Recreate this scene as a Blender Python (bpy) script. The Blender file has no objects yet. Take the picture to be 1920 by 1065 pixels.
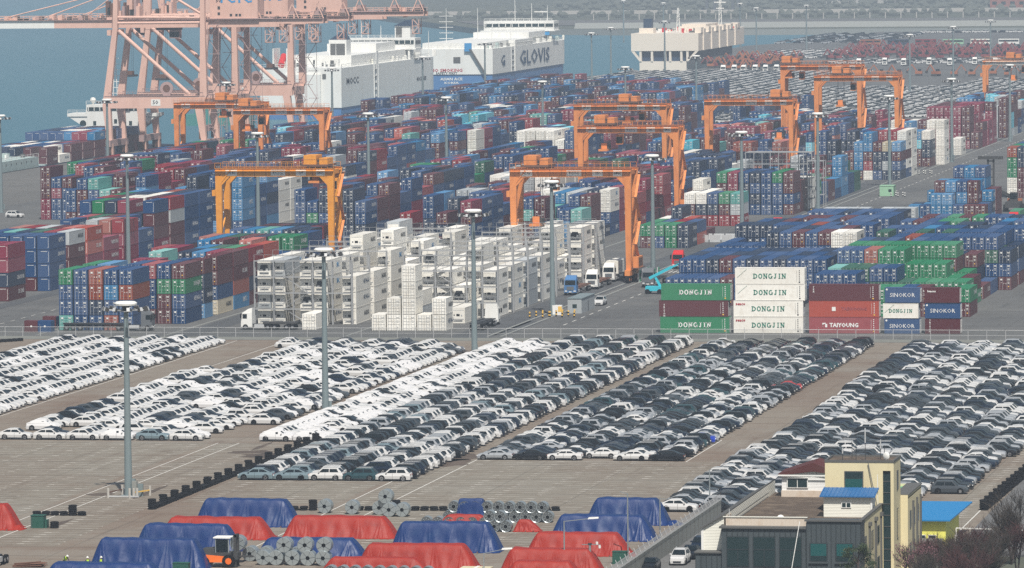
# Container port and car yard seen from a hill with a long lens
import bpy, math, random
import numpy as np
from mathutils import Vector, Matrix
R=math.radians
sc=bpy.context.scene
COL=sc.collection
# ------------------------------------------------------------------ camera, world, sun, exposure
YAW,PITCH,ROLL=R(10.78),math.atan(682.5/10667),0.010
fw=Vector((-math.sin(YAW)*math.cos(PITCH),math.cos(YAW)*math.cos(PITCH),-math.sin(PITCH)))
rt=Vector((math.cos(YAW),math.sin(YAW),0)); up=rt.cross(fw)
r2=rt*math.cos(ROLL)-up*math.sin(ROLL); u2=rt*math.sin(ROLL)+up*math.cos(ROLL)
cd=bpy.data.cameras.new('camera'); cam=bpy.data.objects.new('camera',cd); COL.objects.link(cam)
cd.sensor_width=36; cd.lens=200; cd.clip_start=5; cd.clip_end=30000
m=Matrix((r2,u2,-fw)).transposed().to_4x4(); m.translation=(0,0,72.5); cam.matrix_world=m
sc.camera=cam
SUN_EL,SUN_AZ=R(56),R(20)      # azimuth from -Y towards +X
w=bpy.data.worlds.new('World'); sc.world=w; w.use_nodes=True
nt=w.node_tree; bg=nt.nodes['Background']; sky=nt.nodes.new('ShaderNodeTexSky')
sky.sky_type='NISHITA'; sky.sun_disc=False; sky.sun_elevation=SUN_EL; sky.sun_rotation=math.pi-SUN_AZ
sky.air_density=1.3; sky.dust_density=2.5; sky.altitude=60
nt.links.new(sky.outputs[0],bg.inputs[0]); bg.inputs[1].default_value=0.062
sd=bpy.data.lights.new('sun','SUN'); sd.energy=4.8; sd.angle=R(0.6); sd.color=(1,.95,.88)
so=bpy.data.objects.new('sun',sd); COL.objects.link(so)
sv=Vector((math.sin(SUN_AZ)*math.cos(SUN_EL),-math.cos(SUN_AZ)*math.cos(SUN_EL),math.sin(SUN_EL)))
so.rotation_euler=sv.to_track_quat('Z','Y').to_euler()
vs=sc.view_settings; vs.view_transform='Standard'; vs.look='None'; vs.gamma=1; vs.exposure=0.10
try:
    sc.cycles.use_denoising=False
    sc.cycles.max_bounces=5; sc.cycles.diffuse_bounces=2; sc.cycles.glossy_bounces=2; sc.cycles.transparent_max_bounces=12
    sc.cycles.volume_bounces=0; sc.cycles.use_adaptive_sampling=True; sc.cycles.adaptive_threshold=0.01
except Exception: pass
# ------------------------------------------------------------------ materials
MATS={}; ML=[]
def nd(nt,t,**k):
    n=nt.nodes.new(t)
    for a,b in k.items(): setattr(n,a,b)
    return n
def mat(name,col,rough=.6,metal=0.,dirt=0.,dcol=(.12,.09,.07),dscale=.6,rib=None,vary=0.,bump=0.,bscale=3.,spec=.4,coat=0.,stretch=(1,1,1)):
    m=bpy.data.materials.new(name); m.use_nodes=True; nt=m.node_tree; b=nt.nodes['Principled BSDF']
    b.inputs['Roughness'].default_value=rough; b.inputs['Metallic'].default_value=metal
    b.inputs['Specular IOR Level'].default_value=spec
    if coat: b.inputs['Coat Weight'].default_value=coat; b.inputs['Coat Roughness'].default_value=.08
    L=nt.links.new
    rgb=nd(nt,'ShaderNodeRGB'); rgb.outputs[0].default_value=(*col,1); out=rgb.outputs[0]
    geo=nd(nt,'ShaderNodeNewGeometry')
    if vary:
        at=nd(nt,'ShaderNodeAttribute',attribute_name='tone'); oi=nd(nt,'ShaderNodeObjectInfo')
        a=nd(nt,'ShaderNodeMath',operation='ADD'); L(at.outputs['Fac'],a.inputs[0]); L(oi.outputs['Random'],a.inputs[1])
        fr=nd(nt,'ShaderNodeMath',operation='FRACT'); L(a.outputs[0],fr.inputs[0])
        mr=nd(nt,'ShaderNodeMapRange'); L(fr.outputs[0],mr.inputs[0]); mr.inputs[3].default_value=1-vary; mr.inputs[4].default_value=1+vary
        hs=nd(nt,'ShaderNodeHueSaturation'); L(out,hs.inputs['Color']); L(mr.outputs[0],hs.inputs['Value'])
        mr2=nd(nt,'ShaderNodeMapRange'); L(fr.outputs[0],mr2.inputs[0]); mr2.inputs[3].default_value=1.08; mr2.inputs[4].default_value=1-vary*1.1
        L(mr2.outputs[0],hs.inputs['Saturation']); out=hs.outputs[0]
    if dirt:
        tc=nd(nt,'ShaderNodeMapping'); L(geo.outputs['Position'],tc.inputs[0]); tc.inputs['Scale'].default_value=stretch
        no=nd(nt,'ShaderNodeTexNoise'); no.inputs['Scale'].default_value=dscale; no.inputs['Detail'].default_value=6; no.inputs['Roughness'].default_value=.65
        L(tc.outputs[0],no.inputs[0])
        cr=nd(nt,'ShaderNodeMapRange'); L(no.outputs[0],cr.inputs[0]); cr.inputs[1].default_value=.48; cr.inputs[2].default_value=.75; cr.inputs[4].default_value=dirt
        mx=nd(nt,'ShaderNodeMix',data_type='RGBA'); L(cr.outputs[0],mx.inputs[0]); L(out,mx.inputs[6]); mx.inputs[7].default_value=(*dcol,1); out=mx.outputs[2]
    L(out,b.inputs['Base Color'])
    if rib or bump:
        bp=nd(nt,'ShaderNodeBump'); bp.inputs['Strength'].default_value=rib[2] if rib else bump
        if rib:
            tc=nd(nt,'ShaderNodeTexCoord'); wv=nd(nt,'ShaderNodeTexWave',bands_direction=rib[0]); wv.inputs['Scale'].default_value=rib[1]
            L(tc.outputs['Object'],wv.inputs[0]); L(wv.outputs['Fac'],bp.inputs['Height']); bp.inputs['Distance'].default_value=.04
        else:
            n2=nd(nt,'ShaderNodeTexNoise'); n2.inputs['Scale'].default_value=bscale; n2.inputs['Detail'].default_value=2.5
            L(geo.outputs['Position'],n2.inputs[0]); L(n2.outputs[0],bp.inputs['Height']); bp.inputs['Distance'].default_value=.3
        L(bp.outputs[0],b.inputs['Normal'])
    MATS[name]=len(ML); ML.append(m); return m
CC=dict(b=('blue',(.005,.055,.175)),n=('navy blue',(.010,.028,.070)),l=('light blue',(.022,.19,.40)),m=('maroon',(.100,.016,.022)),
  r=('red',(.27,.010,.018)),o=('rust brown',(.30,.065,.035)),g=('green',(.006,.195,.075)),d=('dark green',(.018,.105,.062)),
  t=('teal',(.13,.40,.36)),w=('white',(.74,.73,.67)),y=('grey',(.42,.45,.46)),c=('cyan',(.09,.50,.62)),e=('beige',(.55,.48,.33)),k=('crimson',(.23,.012,.042)),x=('orange red',(.42,.06,.03)))
for k,(n,c) in CC.items():
    if k=='w': mat('c_w',(.82,.80,.73),.5,0,.36,(.45,.36,.26),.9,('Y',1.14,.15),.13)
    else: mat('c_'+k,c,.52,0,.34,tuple(.6*v+.018 for v in c),.7,('Y',1.14,.5),.22)
mat('galv',(.55,.56,.56),.55,.2,.2); mat('rod',(.33,.36,.40),.5,.2); mat('plate',(.80,.80,.76),.6); mat('black',(.006,.006,.007),.7,spec=.15)
mat('dark',(.035,.038,.043),.6); mat('rackm',(.34,.35,.355),.6,.1,.3); mat('greyd',(.12,.13,.14),.6); mat('warn',(.80,.50,.10),.5); mat('red_p',(.55,.02,.02),.45)
mat('rubber',(.009,.009,.010),.9,0,.15,(.03,.028,.025),1.5,spec=.15)
mat('txt_w',(.80,.80,.78),.6); mat('txt_g',(.03,.22,.15),.6); mat('txt_n',(.02,.06,.13),.6); mat('txt_k',(.03,.035,.045),.6); mat('txt_b',(.04,.28,.58),.6); mat('txt_r',(.42,.03,.05),.6)
# car paints
CP=dict(w=('white',(.60,.60,.59)),k=('black',(.007,.009,.012)),n=('dark navy',(.007,.016,.034)),s=('silver',(.36,.38,.40)),u=('grey blue',(.19,.26,.29)),g=('dark grey',(.055,.065,.075)),t=('dark teal',(.022,.060,.072)),b=('bright blue',(.015,.05,.42)),r=('red',(.40,.02,.02)))
for k,(n,c) in CP.items(): mat('p_'+k,c,.30,.2 if k in 'su' else 0,0,spec=.24,coat=.08)
mat('glass',(.008,.014,.018),.22,0,0,spec=.2); mat('rim',(.45,.46,.48),.35,.7); mat('lamp_lens',(.7,.72,.72),.15); mat('tail',(.35,.015,.01),.25); mat('wrap',(.66,.66,.66),.7,0,.15,(.6,.62,.65),2.)
mat('mast',(.215,.27,.28),.45,.2,.15,(.2,.25,.25),.8); mat('rtg',(.72,.26,.075),.55,0,.7,(.38,.12,.05),.9,stretch=(1,1,.35)); mat('rtg_o',(.78,.32,.035),.5,0,.5,(.45,.17,.04),.9)
mat('pink',(.72,.46,.37),.55,0,.45,(.48,.28,.22),.4,stretch=(1,1,.3)); mat('pinkd',(.42,.29,.27),.6,0,.3,(.25,.15,.14),.25); mat('rust',(.15,.075,.05),.8,0,.5,(.08,.05,.04),.8)
mat('ship_w',(.80,.80,.76),.5,0,.4,(.60,.56,.50),.35,stretch=(1,1,.2)); mat('ship_b',(.07,.19,.40),.5,0,.25,(.05,.13,.26),.1); mat('ship_bd',(.02,.045,.09),.5,0,.2); mat('ship_c',(.80,.71,.60),.5,0,.2,(.6,.5,.42),.1)
mat('ship_g',(.40,.50,.48),.55,0,.3); mat('ship_grn',(.05,.22,.20),.5); mat('win',(.018,.036,.038),.15,0,0,spec=.2); mat('cyanp',(.04,.50,.62),.4); mat('ltgreen',(.30,.52,.34),.5,0,.2); mat('fgreen',(.05,.38,.20),.6)
mat('concrete',(.25,.26,.24),.85,0,.45,(.20,.21,.19),.5); mat('kerb',(.46,.44,.40),.8,0,.3); mat('paint_line',(.66,.65,.60),.7,0,.6,(.34,.32,.29),1.2)
mat('cream',(.70,.62,.39),.7,0,.4,(.46,.39,.25),.7,stretch=(1,1,.18)); mat('siding',(.80,.79,.70),.6,0,.12,(.6,.58,.5),.5,('Z',1.9,.35)); mat('sidingw',(.80,.80,.78),.6,0,.12,(.6,.58,.55),.5,('Z',1.9,.35))
mat('cladding',(.062,.076,.082),.5,0,.5,(.035,.045,.05),.8,stretch=(1,1,.2)); mat('cladrib',(.030,.038,.042),.5); mat('blueroof',(.02,.13,.33),.4,0,.2,(.02,.12,.3),.6,('X',2.,.5)); mat('skyroof',(.015,.20,.46),.45,0,.1,(.02,.2,.45)); mat('redroof',(.085,.018,.015),.7,0,.3)
mat('roofdeck',(.085,.062,.045),.9,0,.9,(.20,.155,.11),.55,bump=.3); mat('tile',(.62,.54,.45),.6,0,.5,(.42,.28,.16),.9); mat('tealwin',(.012,.085,.085),.2); mat('yellow',(.80,.78,.16),.6,0,.2,(.5,.5,.12),.8); mat('coping',(.10,.10,.095),.7)
mat('tarp_b',(.003,.026,.125),.45,0,.55,(.012,.050,.15),.8,bump=.12,bscale=1.1,spec=.35); mat('tarp_r',(.30,.018,.007),.55,0,.75,(.20,.022,.018),.7,bump=.12,bscale=1.1,spec=.3); mat('coil',(.42,.47,.48),.33,.55,.3,(.25,.28,.29),1.5); mat('coild',(.11,.12,.125),.5,.3)
mat('hivis',(.50,.75,.05),.6); mat('cloth',(.03,.04,.06),.8); mat('skin',(.45,.27,.19),.6); mat('fork',(.80,.16,.02),.4); mat('wood',(.58,.53,.36),.8,0,.2,(.4,.33,.2),.8); mat('dkgreenbox',(.015,.085,.06),.6)
mat('bark',(.085,.062,.055),.9); mat('twig_r',(.095,.042,.040),.9); mat('twig_b',(.060,.048,.038),.9); mat('bud',(.22,.11,.13),.8); mat('leaf',(.035,.06,.025),.7); mat('leaf2',(.065,.085,.035),.7)
mat('far_bldg',(.42,.41,.38),.8); mat('far_roof',(.12,.28,.42),.7); mat('brick',(.30,.12,.09),.8); mat('far_tree',(.11,.12,.10),.9)
mat('orange',(.36,.13,.06),.5); mat('redmach',(.24,.05,.05),.5); mat('steel_d',(.05,.05,.05),.7)
# ------------------------------------------------------------------ mesh builder
BOXF=[(0,3,2,1),(4,5,6,7),(0,1,5,4),(1,2,6,5),(2,3,7,6),(3,0,4,7)]
PAINT=9999
class MB:
    def __init__(s): s.V=[];s.F=[];s.n=0
    def add(s,V,F,mt,tone=0.):
        V=np.asarray(V,dtype=np.float64).reshape(-1,3)
        mi=PAINT if mt=='PAINT' else MATS[mt]
        sz=np.array([len(f) for f in F],dtype=np.int32)
        lp=np.concatenate([np.asarray(f,dtype=np.int32) for f in F])+s.n
        s.V.append(V); s.F.append((lp,sz,np.full(len(F),mi,dtype=np.int32),np.full(len(F),tone))); s.n+=len(V)
    def box(s,x0,x1,y0,y1,z0,z1,mt,tone=0.):
        s.add([(x0,y0,z0),(x1,y0,z0),(x1,y1,z0),(x0,y1,z0),(x0,y0,z1),(x1,y0,z1),(x1,y1,z1),(x0,y1,z1)],BOXF,mt,tone)
    def hexa(s,p,mt): s.add(p,BOXF,mt)
    def bar(s,a,b,w,mt,h=None,upv=(0,0,1)):
        a=Vector(a);b=Vector(b);d=(b-a)
        if d.length<1e-6:return
        d.normalize(); u=Vector(upv)
        if abs(d.dot(u))>.98:u=Vector((0,1,0))
        x=d.cross(u).normalized(); y=x.cross(d).normalized(); h=h or w; x=x*w/2; y=y*h/2
        s.add([a-x-y,a+x-y,b+x-y,b-x-y,a-x+y,a+x+y,b+x+y,b-x+y],BOXF,mt)
    def quad(s,p,mt,tone=0.): s.add(p,[tuple(range(len(p)))],mt,tone)
    def cyl(s,a,b,r0,mt,n=8,r1=None,caps=True,capm=None):
        r1=r0 if r1 is None else r1; a=Vector(a);b=Vector(b);d=(b-a).normalized(); u=Vector((0,0,1)) if abs(d.z)<.9 else Vector((0,1,0))
        x=d.cross(u).normalized(); y=x.cross(d); V=[];F=[]
        for p,r in ((a,r0),(b,r1)):
            for i in range(n): t=2*math.pi*i/n; V.append(p+x*math.cos(t)*r+y*math.sin(t)*r)
        for i in range(n): j=(i+1)%n; F.append((i,j,n+j,n+i))
        s.add(V,F,mt)
        if caps: s.add(V[:n],[tuple(range(n))[::-1]],capm or mt); s.add(V[n:],[tuple(range(n))],capm or mt)
    def lathe(s,prof,c,mt,n=12,axis='Z'):
        V=[];F=[]
        for (r,z) in prof:
            for i in range(n):
                t=2*math.pi*i/n; p=(r*math.cos(t),r*math.sin(t),z)
                if axis=='Y': p=(p[0],p[2],p[1])
                if axis=='X': p=(p[2],p[0],p[1])
                V.append((p[0]+c[0],p[1]+c[1],p[2]+c[2]))
        for k in range(len(prof)-1):
            for i in range(n):
                j=(i+1)%n; f=(k*n+i,k*n+j,(k+1)*n+j,(k+1)*n+i); F.append(f if axis!='Y' else f[::-1])
        s.add(V,F,mt)
    def prism(s,poly,z0,z1,mt,top=None):
        n=len(poly); V=[(x,y,z0) for x,y in poly]+[(x,y,z1) for x,y in poly]
        s.add(V,[(i,(i+1)%n,n+(i+1)%n,n+i) for i in range(n)],mt); s.add(V[n:],[tuple(range(n))],top or mt); s.add(V[:n],[tuple(range(n))[::-1]],mt)
    def prismX(s,prof,x0,x1,mt):      # profile in (y,z), extruded along x
        n=len(prof); V=[(x0,y,z) for y,z in prof]+[(x1,y,z) for y,z in prof]
        s.add(V,[(i,n+i,n+(i+1)%n,(i+1)%n) for i in range(n)]+[tuple(range(n)),tuple(range(n,2*n))[::-1]],mt)
    def prismY(s,prof,y0,y1,mt):      # profile in (x,z), extruded along y
        n=len(prof); V=[(x,y0,z) for x,z in prof]+[(x,y1,z) for x,z in prof]
        s.add(V,[(i,(i+1)%n,n+(i+1)%n,n+i) for i in range(n)]+[tuple(range(n))[::-1],tuple(range(n,2*n))],mt)
    def arr(s):
        if not s.V: return None
        return (np.concatenate(s.V),np.concatenate([f[0] for f in s.F]),np.concatenate([f[1] for f in s.F]),np.concatenate([f[2] for f in s.F]),np.concatenate([f[3] for f in s.F]))
    def put(s,A,loc=(0,0,0),rz=0.,paint=None,tone=None,scale=1.):
        if A is None:return
        V,lp,sz,mi,tn=A; c,k=math.cos(rz),math.sin(rz)
        V=V*np.asarray(scale); V2=np.empty_like(V); V2[:,0]=V[:,0]*c-V[:,1]*k+loc[0]; V2[:,1]=V[:,0]*k+V[:,1]*c+loc[1]; V2[:,2]=V[:,2]+loc[2]
        if paint is not None: mi=np.where(mi==PAINT,MATS[paint],mi)
        s.V.append(V2); s.F.append((lp+s.n,sz,mi,tn if tone is None else np.full(len(sz),tone))); s.n+=len(V)
    def mesh(s,name,paint=None,smooth=False):
        V,lp,sz,mi,tn=s.arr()
        if paint is not None: mi=np.where(mi==PAINT,MATS[paint],mi)
        me=bpy.data.meshes.new(name); me.vertices.add(len(V)); me.vertices.foreach_set('co',V.astype(np.float32).ravel())
        me.loops.add(len(lp)); me.loops.foreach_set('vertex_index',lp.astype(np.int32))
        me.polygons.add(len(sz)); st=np.concatenate([[0],np.cumsum(sz)[:-1]]).astype(np.int32)
        me.polygons.foreach_set('loop_start',st); me.polygons.foreach_set('loop_total',sz.astype(np.int32))
        um=np.unique(mi)
        for k in um: me.materials.append(ML[int(k)])
        me.polygons.foreach_set('material_index',np.searchsorted(um,mi).astype(np.int32))
        me.polygons.foreach_set('use_smooth',np.full(len(sz),bool(smooth)))
        at=me.attributes.new('tone','FLOAT','FACE'); at.data.foreach_set('value',tn.astype(np.float32))
        me.update(calc_edges=True); return me
    def build(s,name,parent=None,loc=(0,0,0),rz=0.,paint=None,smooth=False,**tags):
        o=bpy.data.objects.new(name,s.mesh(name,paint,smooth)); COL.objects.link(o)
        o.location=loc; o.rotation_euler=(0,0,rz); o.parent=parent
        for k,v in tags.items():
            if v is not None: o[k]=v
        return o
def empty(name,loc=(0,0,0),rz=0.,**tags):
    o=bpy.data.objects.new(name,None); COL.objects.link(o); o.location=loc; o.rotation_euler=(0,0,rz); o.empty_display_size=.5
    for k,v in tags.items():
        if v is not None: o[k]=v
    return o
def tree_copy(o,loc=None,rz=None,scale=None,**tags):
    def cp(a,par):
        c=a.copy(); COL.objects.link(c); c.parent=par
        for ch in KIDS.get(a.name,()): cp(ch,c)
        return c
    if o.name not in KIDS: index_kids(o)
    c=cp(o,None)
    if loc is not None: c.location=loc
    if rz is not None: c.rotation_euler=(0,0,rz)
    if scale is not None: c.scale=(scale,)*3
    for k,v in tags.items(): c[k]=v
    return c
KIDS={}
def index_kids(o):
    KIDS[o.name]=list(o.children)
    for ch in o.children: index_kids(ch)
ORD='first second third fourth fifth sixth seventh eighth ninth tenth eleventh twelfth thirteenth fourteenth fifteenth sixteenth seventeenth eighteenth nineteenth twentieth'.split()
def od(i):
    if i<20: return ORD[i]
    t=['twenty','thirty','forty','fifty','sixty','seventy','eighty','ninety'][(i+1)//10-2]
    u=(i+1)%10
    return (t[:-1]+'ieth') if u==0 else t+'-'+ORD[u-1]
# ------------------------------------------------------------------ lettering
_TX={}
def text_arr(s,size,mt,bold=0.,face='-Y',sx=1.):
    """flat lettering centred on origin, standing in the XZ plane (facing -Y) or the YZ plane (facing +X)"""
    key=(s,size,mt,bold,face,sx)
    if key in _TX: return _TX[key]
    cu=bpy.data.curves.new('t','FONT'); cu.body=s; cu.size=size; cu.offset=bold; cu.align_x='CENTER'; cu.align_y='CENTER'; cu.resolution_u=1
    ob=bpy.data.objects.new('t',cu); COL.objects.link(ob); dg=bpy.context.evaluated_depsgraph_get(); me=ob.evaluated_get(dg).to_mesh()
    V=np.array([(v.co.x*sx,0,v.co.y) for v in me.vertices]); F=[tuple(p.vertices) for p in me.polygons]
    if len(F)==0: V=np.array([(0,0,0),(.1,0,0),(0,0,.1)]); F=[(0,1,2)]
    ob.evaluated_get(dg).to_mesh_clear(); bpy.data.objects.remove(ob); bpy.data.curves.remove(cu)
    mb=MB()
    if face=='+X': V=np.stack([V[:,1],V[:,0],V[:,2]],1)
    mb.add(V,F,mt); _TX[key]=mb.arr(); return _TX[key]
def stroke_letters(s,h,mt,serif=True):
    """bold slab lettering drawn from bars, facing -Y"""
    mb=MB(); x=0.; t=h*.2; W=h*.82
    def bar(a,b,ww=t):
        ax,az=a;bx,bz=b; dx,dz=bx-ax,bz-az; l=math.hypot(dx,dz); px,pz=-dz/l*ww/2,dx/l*ww/2
        mb.quad([(x+ax+px,0,az+pz),(x+ax-px,0,az-pz),(x+bx-px,0,bz-pz),(x+bx+px,0,bz+pz)],mt)
    def arc(cx,cz,rx,rz,a0,a1,n=10,ww=t):
        V=[];F=[]
        for i in range(n+1):
            a=R(a0+(a1-a0)*i/n)
            for k in (0,1): V.append((x+cx+math.cos(a)*(rx-k*ww),0,cz+math.sin(a)*(rz-k*ww*.8)))
        for i in range(n): F.append((2*i,2*i+2,2*i+3,2*i+1))
        mb.add(V,F,mt)
    sf=h*.085
    def ser(cx,z,ww=.42):
        if serif: bar((cx-h*ww/2,z),(cx+h*ww/2,z),sf)
    for ch in s:
        if ch=='D': bar((t*.7,0),(t*.7,h)); ser(t*.6,sf/2); ser(t*.6,h-sf/2); arc(t*.9,h/2,W-t*.9,h/2,-90,90)
        if ch=='O': arc(W/2,h/2,W/2,h/2,0,360,16)
        if ch=='N': bar((t*.7,0),(t*.7,h),t*.8); bar((W-t*.7,0),(W-t*.7,h),t*.8); bar((t*.6,h-t*.2),(W-t*.6,t*.2)); ser(t*.7,sf/2); ser(t*.5,h-sf/2); ser(W-t*.7,h-sf/2)
        if ch=='G': arc(W/2,h/2,W/2,h/2,45,330,12); bar((W-t*.6,h*.05),(W-t*.6,h*.45)); ser(W-t*.6,h*.45,.4)
        if ch=='J': bar((W*.55,h*.25),(W*.55,h)); ser(W*.55,h-sf/2); arc(W*.55-h*.22+t*.5,h*.27,h*.22+t*.0,h*.27,180,360,8)
        if ch=='I': bar((W*.3,0),(W*.3,h)); ser(W*.3,sf/2); ser(W*.3,h-sf/2); x-=W*.36
        x+=W*1.22
    A=mb.arr(); w=A[0][:,0].max(); A[0][:,0]-=w/2; A[0][:,2]-=h/2; return A
def rotarr(A,rz):
    m=MB(); m.put(A,(0,0,0),rz); return m.arr()
# ------------------------------------------------------------------ templates: cars
CARS=dict(
 sedan=dict(st=[(-2.46,.50,.70),(-2.40,.66,.80),(-2.2,.78,.88),(-1.1,.93,.93),(-.8,.97,.94),(1.5,1.0,.94),(2.15,1.0,.90),(2.40,.88,.84),(2.46,.55,.76)],cab=(-1.0,-.25,.85,1.75,1.42,.97,1.0),wx=(-1.52,1.45),wr=.34),
 suv=dict(st=[(-2.32,.55,.74),(-2.26,.82,.82),(-2.0,.95,.90),(-1.25,1.04,.94),(-.95,1.08,.95),(1.5,1.12,.95),(2.1,1.12,.92),(2.28,1.0,.88),(2.33,.55,.82)],cab=(-1.1,-.45,1.65,2.18,1.66,1.07,1.1),wx=(-1.45,1.38),wr=.37),
 crossover=dict(st=[(-2.36,.55,.72),(-2.3,.78,.82),(-2.0,.92,.90),(-1.25,1.0,.94),(-.95,1.05,.95),(1.5,1.10,.95),(2.2,1.10,.90),(2.33,.95,.86),(2.36,.55,.80)],cab=(-1.1,-.35,1.0,2.12,1.58,1.04,1.08),wx=(-1.48,1.42),wr=.37))
def car_parts(kind,lod=0):
    c=CARS[kind]; P={k:MB() for k in ('body','windshield','rear_window','side_window_a','side_window_b','wheel','headlight','taillight')}
    b=P['body']; z0=.24; st=c['st'] if lod==0 else [c['st'][i] for i in (0,2,4,6,8)]
    V=[];F=[]; wr=c['wr']
    for x,zt,hw in st:
        zm=z0+(zt-z0)*.55
        V+=[(x,-hw*.95,z0),(x,-hw,zm),(x,-hw*.88,zt),(x,hw*.88,zt),(x,hw,zm),(x,hw*.95,z0)]
    for i in range(len(st)-1):
        for j in range(5): F.append((i*6+j,i*6+j+1,i*6+7+j,i*6+6+j)[::-1])
    n=len(st)-1; F.append((0,1,2,3,4,5)[::-1]); F.append((n*6,n*6+1,n*6+2,n*6+3,n*6+4,n*6+5)); b.add(V,F,'PAINT')
    x0,x1,x2,x3,zr,za,zb=c['cab']; hb,ht=.84,.66
    # roof shell and pillars
    cb=[(x0,-hb,za),(x0,hb,za),(x1,-ht,zr-.03),(x1,ht,zr-.03),((x1+x2)/2,-ht,zr+.02),((x1+x2)/2,ht,zr+.02),(x2,-ht,zr-.03),(x2,ht,zr-.03),(x3,-hb,zb),(x3,hb,zb)]
    b.add(cb,[(2,3,5,4)[::-1],(4,5,7,6)[::-1],(0,1,3,2)[::-1],(6,7,9,8)[::-1],(0,2,4,6,8)[::-1],(1,3,5,7,9)],'PAINT')
    def lerp(a,b_,t): return tuple(a[i]+(b_[i]-a[i])*t for i in range(3))
    def inset(q,k,off):
        cx=[sum(p[i] for p in q)/len(q) for i in range(3)]; return [tuple(p[i]+(cx[i]-p[i])*k+off[i] for i in range(3)) for p in q]
    P['windshield'].quad(inset([cb[0],cb[1],cb[3],cb[2]],.07,(-.02,0,.015))[::-1],'glass')
    P['rear_window'].quad(inset([cb[6],cb[7],cb[9],cb[8]],.12,(.02,0,.015))[::-1],'glass')
    xm=(x0+x3)/2
    for s,nm in ((-1,'side_window_a'),(1,'side_window_b')):
        lo=lambda x:(x,s*(hb+.012),za+.03 if x<0 else zb+.03); hi=lambda x:(x,s*(ht+.03),zr-.12)
        q1=[lo(x0+.28),lo(xm-.05),hi(xm-.05),hi(x1+.08)]; q2=[lo(xm+.04),lo(x3-.42),hi(x2-.02 if x2<1.4 else x2-.15),hi(xm+.04)]
        for q in (q1,q2): P[nm].quad(q if s<0 else q[::-1],'glass')
    for wx in c['wx']:
        for s in (-1,1): b.cyl((wx,s*.80,wr+.03),(wx,s*.945,wr+.03),wr+.06,'black',8 if lod else 12)
    w=P['wheel']; w.cyl((0,-.06,0),(0,.10,0),wr,'rubber',8 if lod else 14); 
    if lod==0:
        w.cyl((0,-.075,0),(0,-.05,0),wr*.68,'rim',10)
        for i in range(5): a=i*2*math.pi/5; w.bar((0,-.08,0),(math.cos(a)*wr*.6,-.08,math.sin(a)*wr*.6),.07,'black',.02)
    else: w.cyl((0,-.075,0),(0,-.05,0),wr*.6,'rim',6)
    hx=st[1][0]; hz=st[1][1]
    P['headlight'].hexa([(hx-.03,-.2,hz-.16),(hx+.1,-.2,hz-.16),(hx+.1,.2,hz-.16),(hx-.03,.2,hz-.16),(hx-.03,-.2,hz-.03),(hx+.12,-.2,hz),(hx+.12,.2,hz),(hx-.03,.2,hz-.03)],'lamp_lens')
    tx=st[-2][0]; tz=st[-2][1]
    P['taillight'].box(tx-.12,tx+.035,-.18,.18,tz-.22,tz-.08,'tail')
    b.box(st[0][0]-.015,st[0][0]+.1,-.45,.45,.30,.52,'dark'); b.box(st[-1][0]-.1,st[-1][0]+.015,-.7,.7,.24,.46,'dark'); b.box(st[-1][0]-.1,st[-1][0]+.02,-.25,.25,.56,.68,'plate')
    if lod==0:
        for s in (-1,1):
            b.box(x0+.18,x0+.36,s*.9-.07,s*.9+.12*s+.07*0+.02,za+.02,za+.17,'PAINT') if s>0 else b.box(x0+.18,x0+.36,-1.04,-.88,za+.02,za+.17,'PAINT')
            b.box(-1.0,1.0,s*.955-.01,s*.955+.01,.26,.34,'dark'); b.box(-.02,.0,s*.953-.012,s*.953+.012,.4,za,'dark')
            if kind=='suv': b.bar((x1+.1,s*.6,zr+.05),(x2-.1,s*.6,zr+.05),.05,'galv')
    return P,c
def car_arr(kind):
    P,c=car_parts(kind,1); m=MB()
    for k in ('body','windshield','rear_window','side_window_a','side_window_b'): m.put(P[k].arr())
    w=P['wheel'].arr(); wr=c['wr']
    for wx in c['wx']:
        m.put(w,(wx,-.87,wr)); m.put(w,(wx,.87,wr),math.pi)
    st=c['st']
    for s in (-1,1):
        m.put(P['headlight'].arr(),(0,s*.6,0)); m.put(P['taillight'].arr(),(0,s*.62,0))
    return m.arr()
CAR_A={k:car_arr(k) for k in CARS}
def wrapped_arr():   # car under white transport film: small openings only
    P,c=car_parts('crossover',1); m=MB(); A=P['body'].arr(); m.put(A,paint='wrap')
    for s in (-1,1):
        m.quad([(-.35,s*.80,1.12),(.0,s*.80,1.12),(.0,s*.74,1.35),(-.35,s*.74,1.35)][::(1 if s<0 else -1)],'glass')
    m.quad([(-.95,-.3,1.13),(-.95,.3,1.13),(-.62,.3,1.38),(-.62,-.3,1.38)],'glass')
    w=P['wheel'].arr()
    for wx in c['wx']: m.put(w,(wx,-.87,.37)); m.put(w,(wx,.87,.37),math.pi)
    return m.arr()
CAR_A['wrapped']=wrapped_arr()
_CT={}
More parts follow.
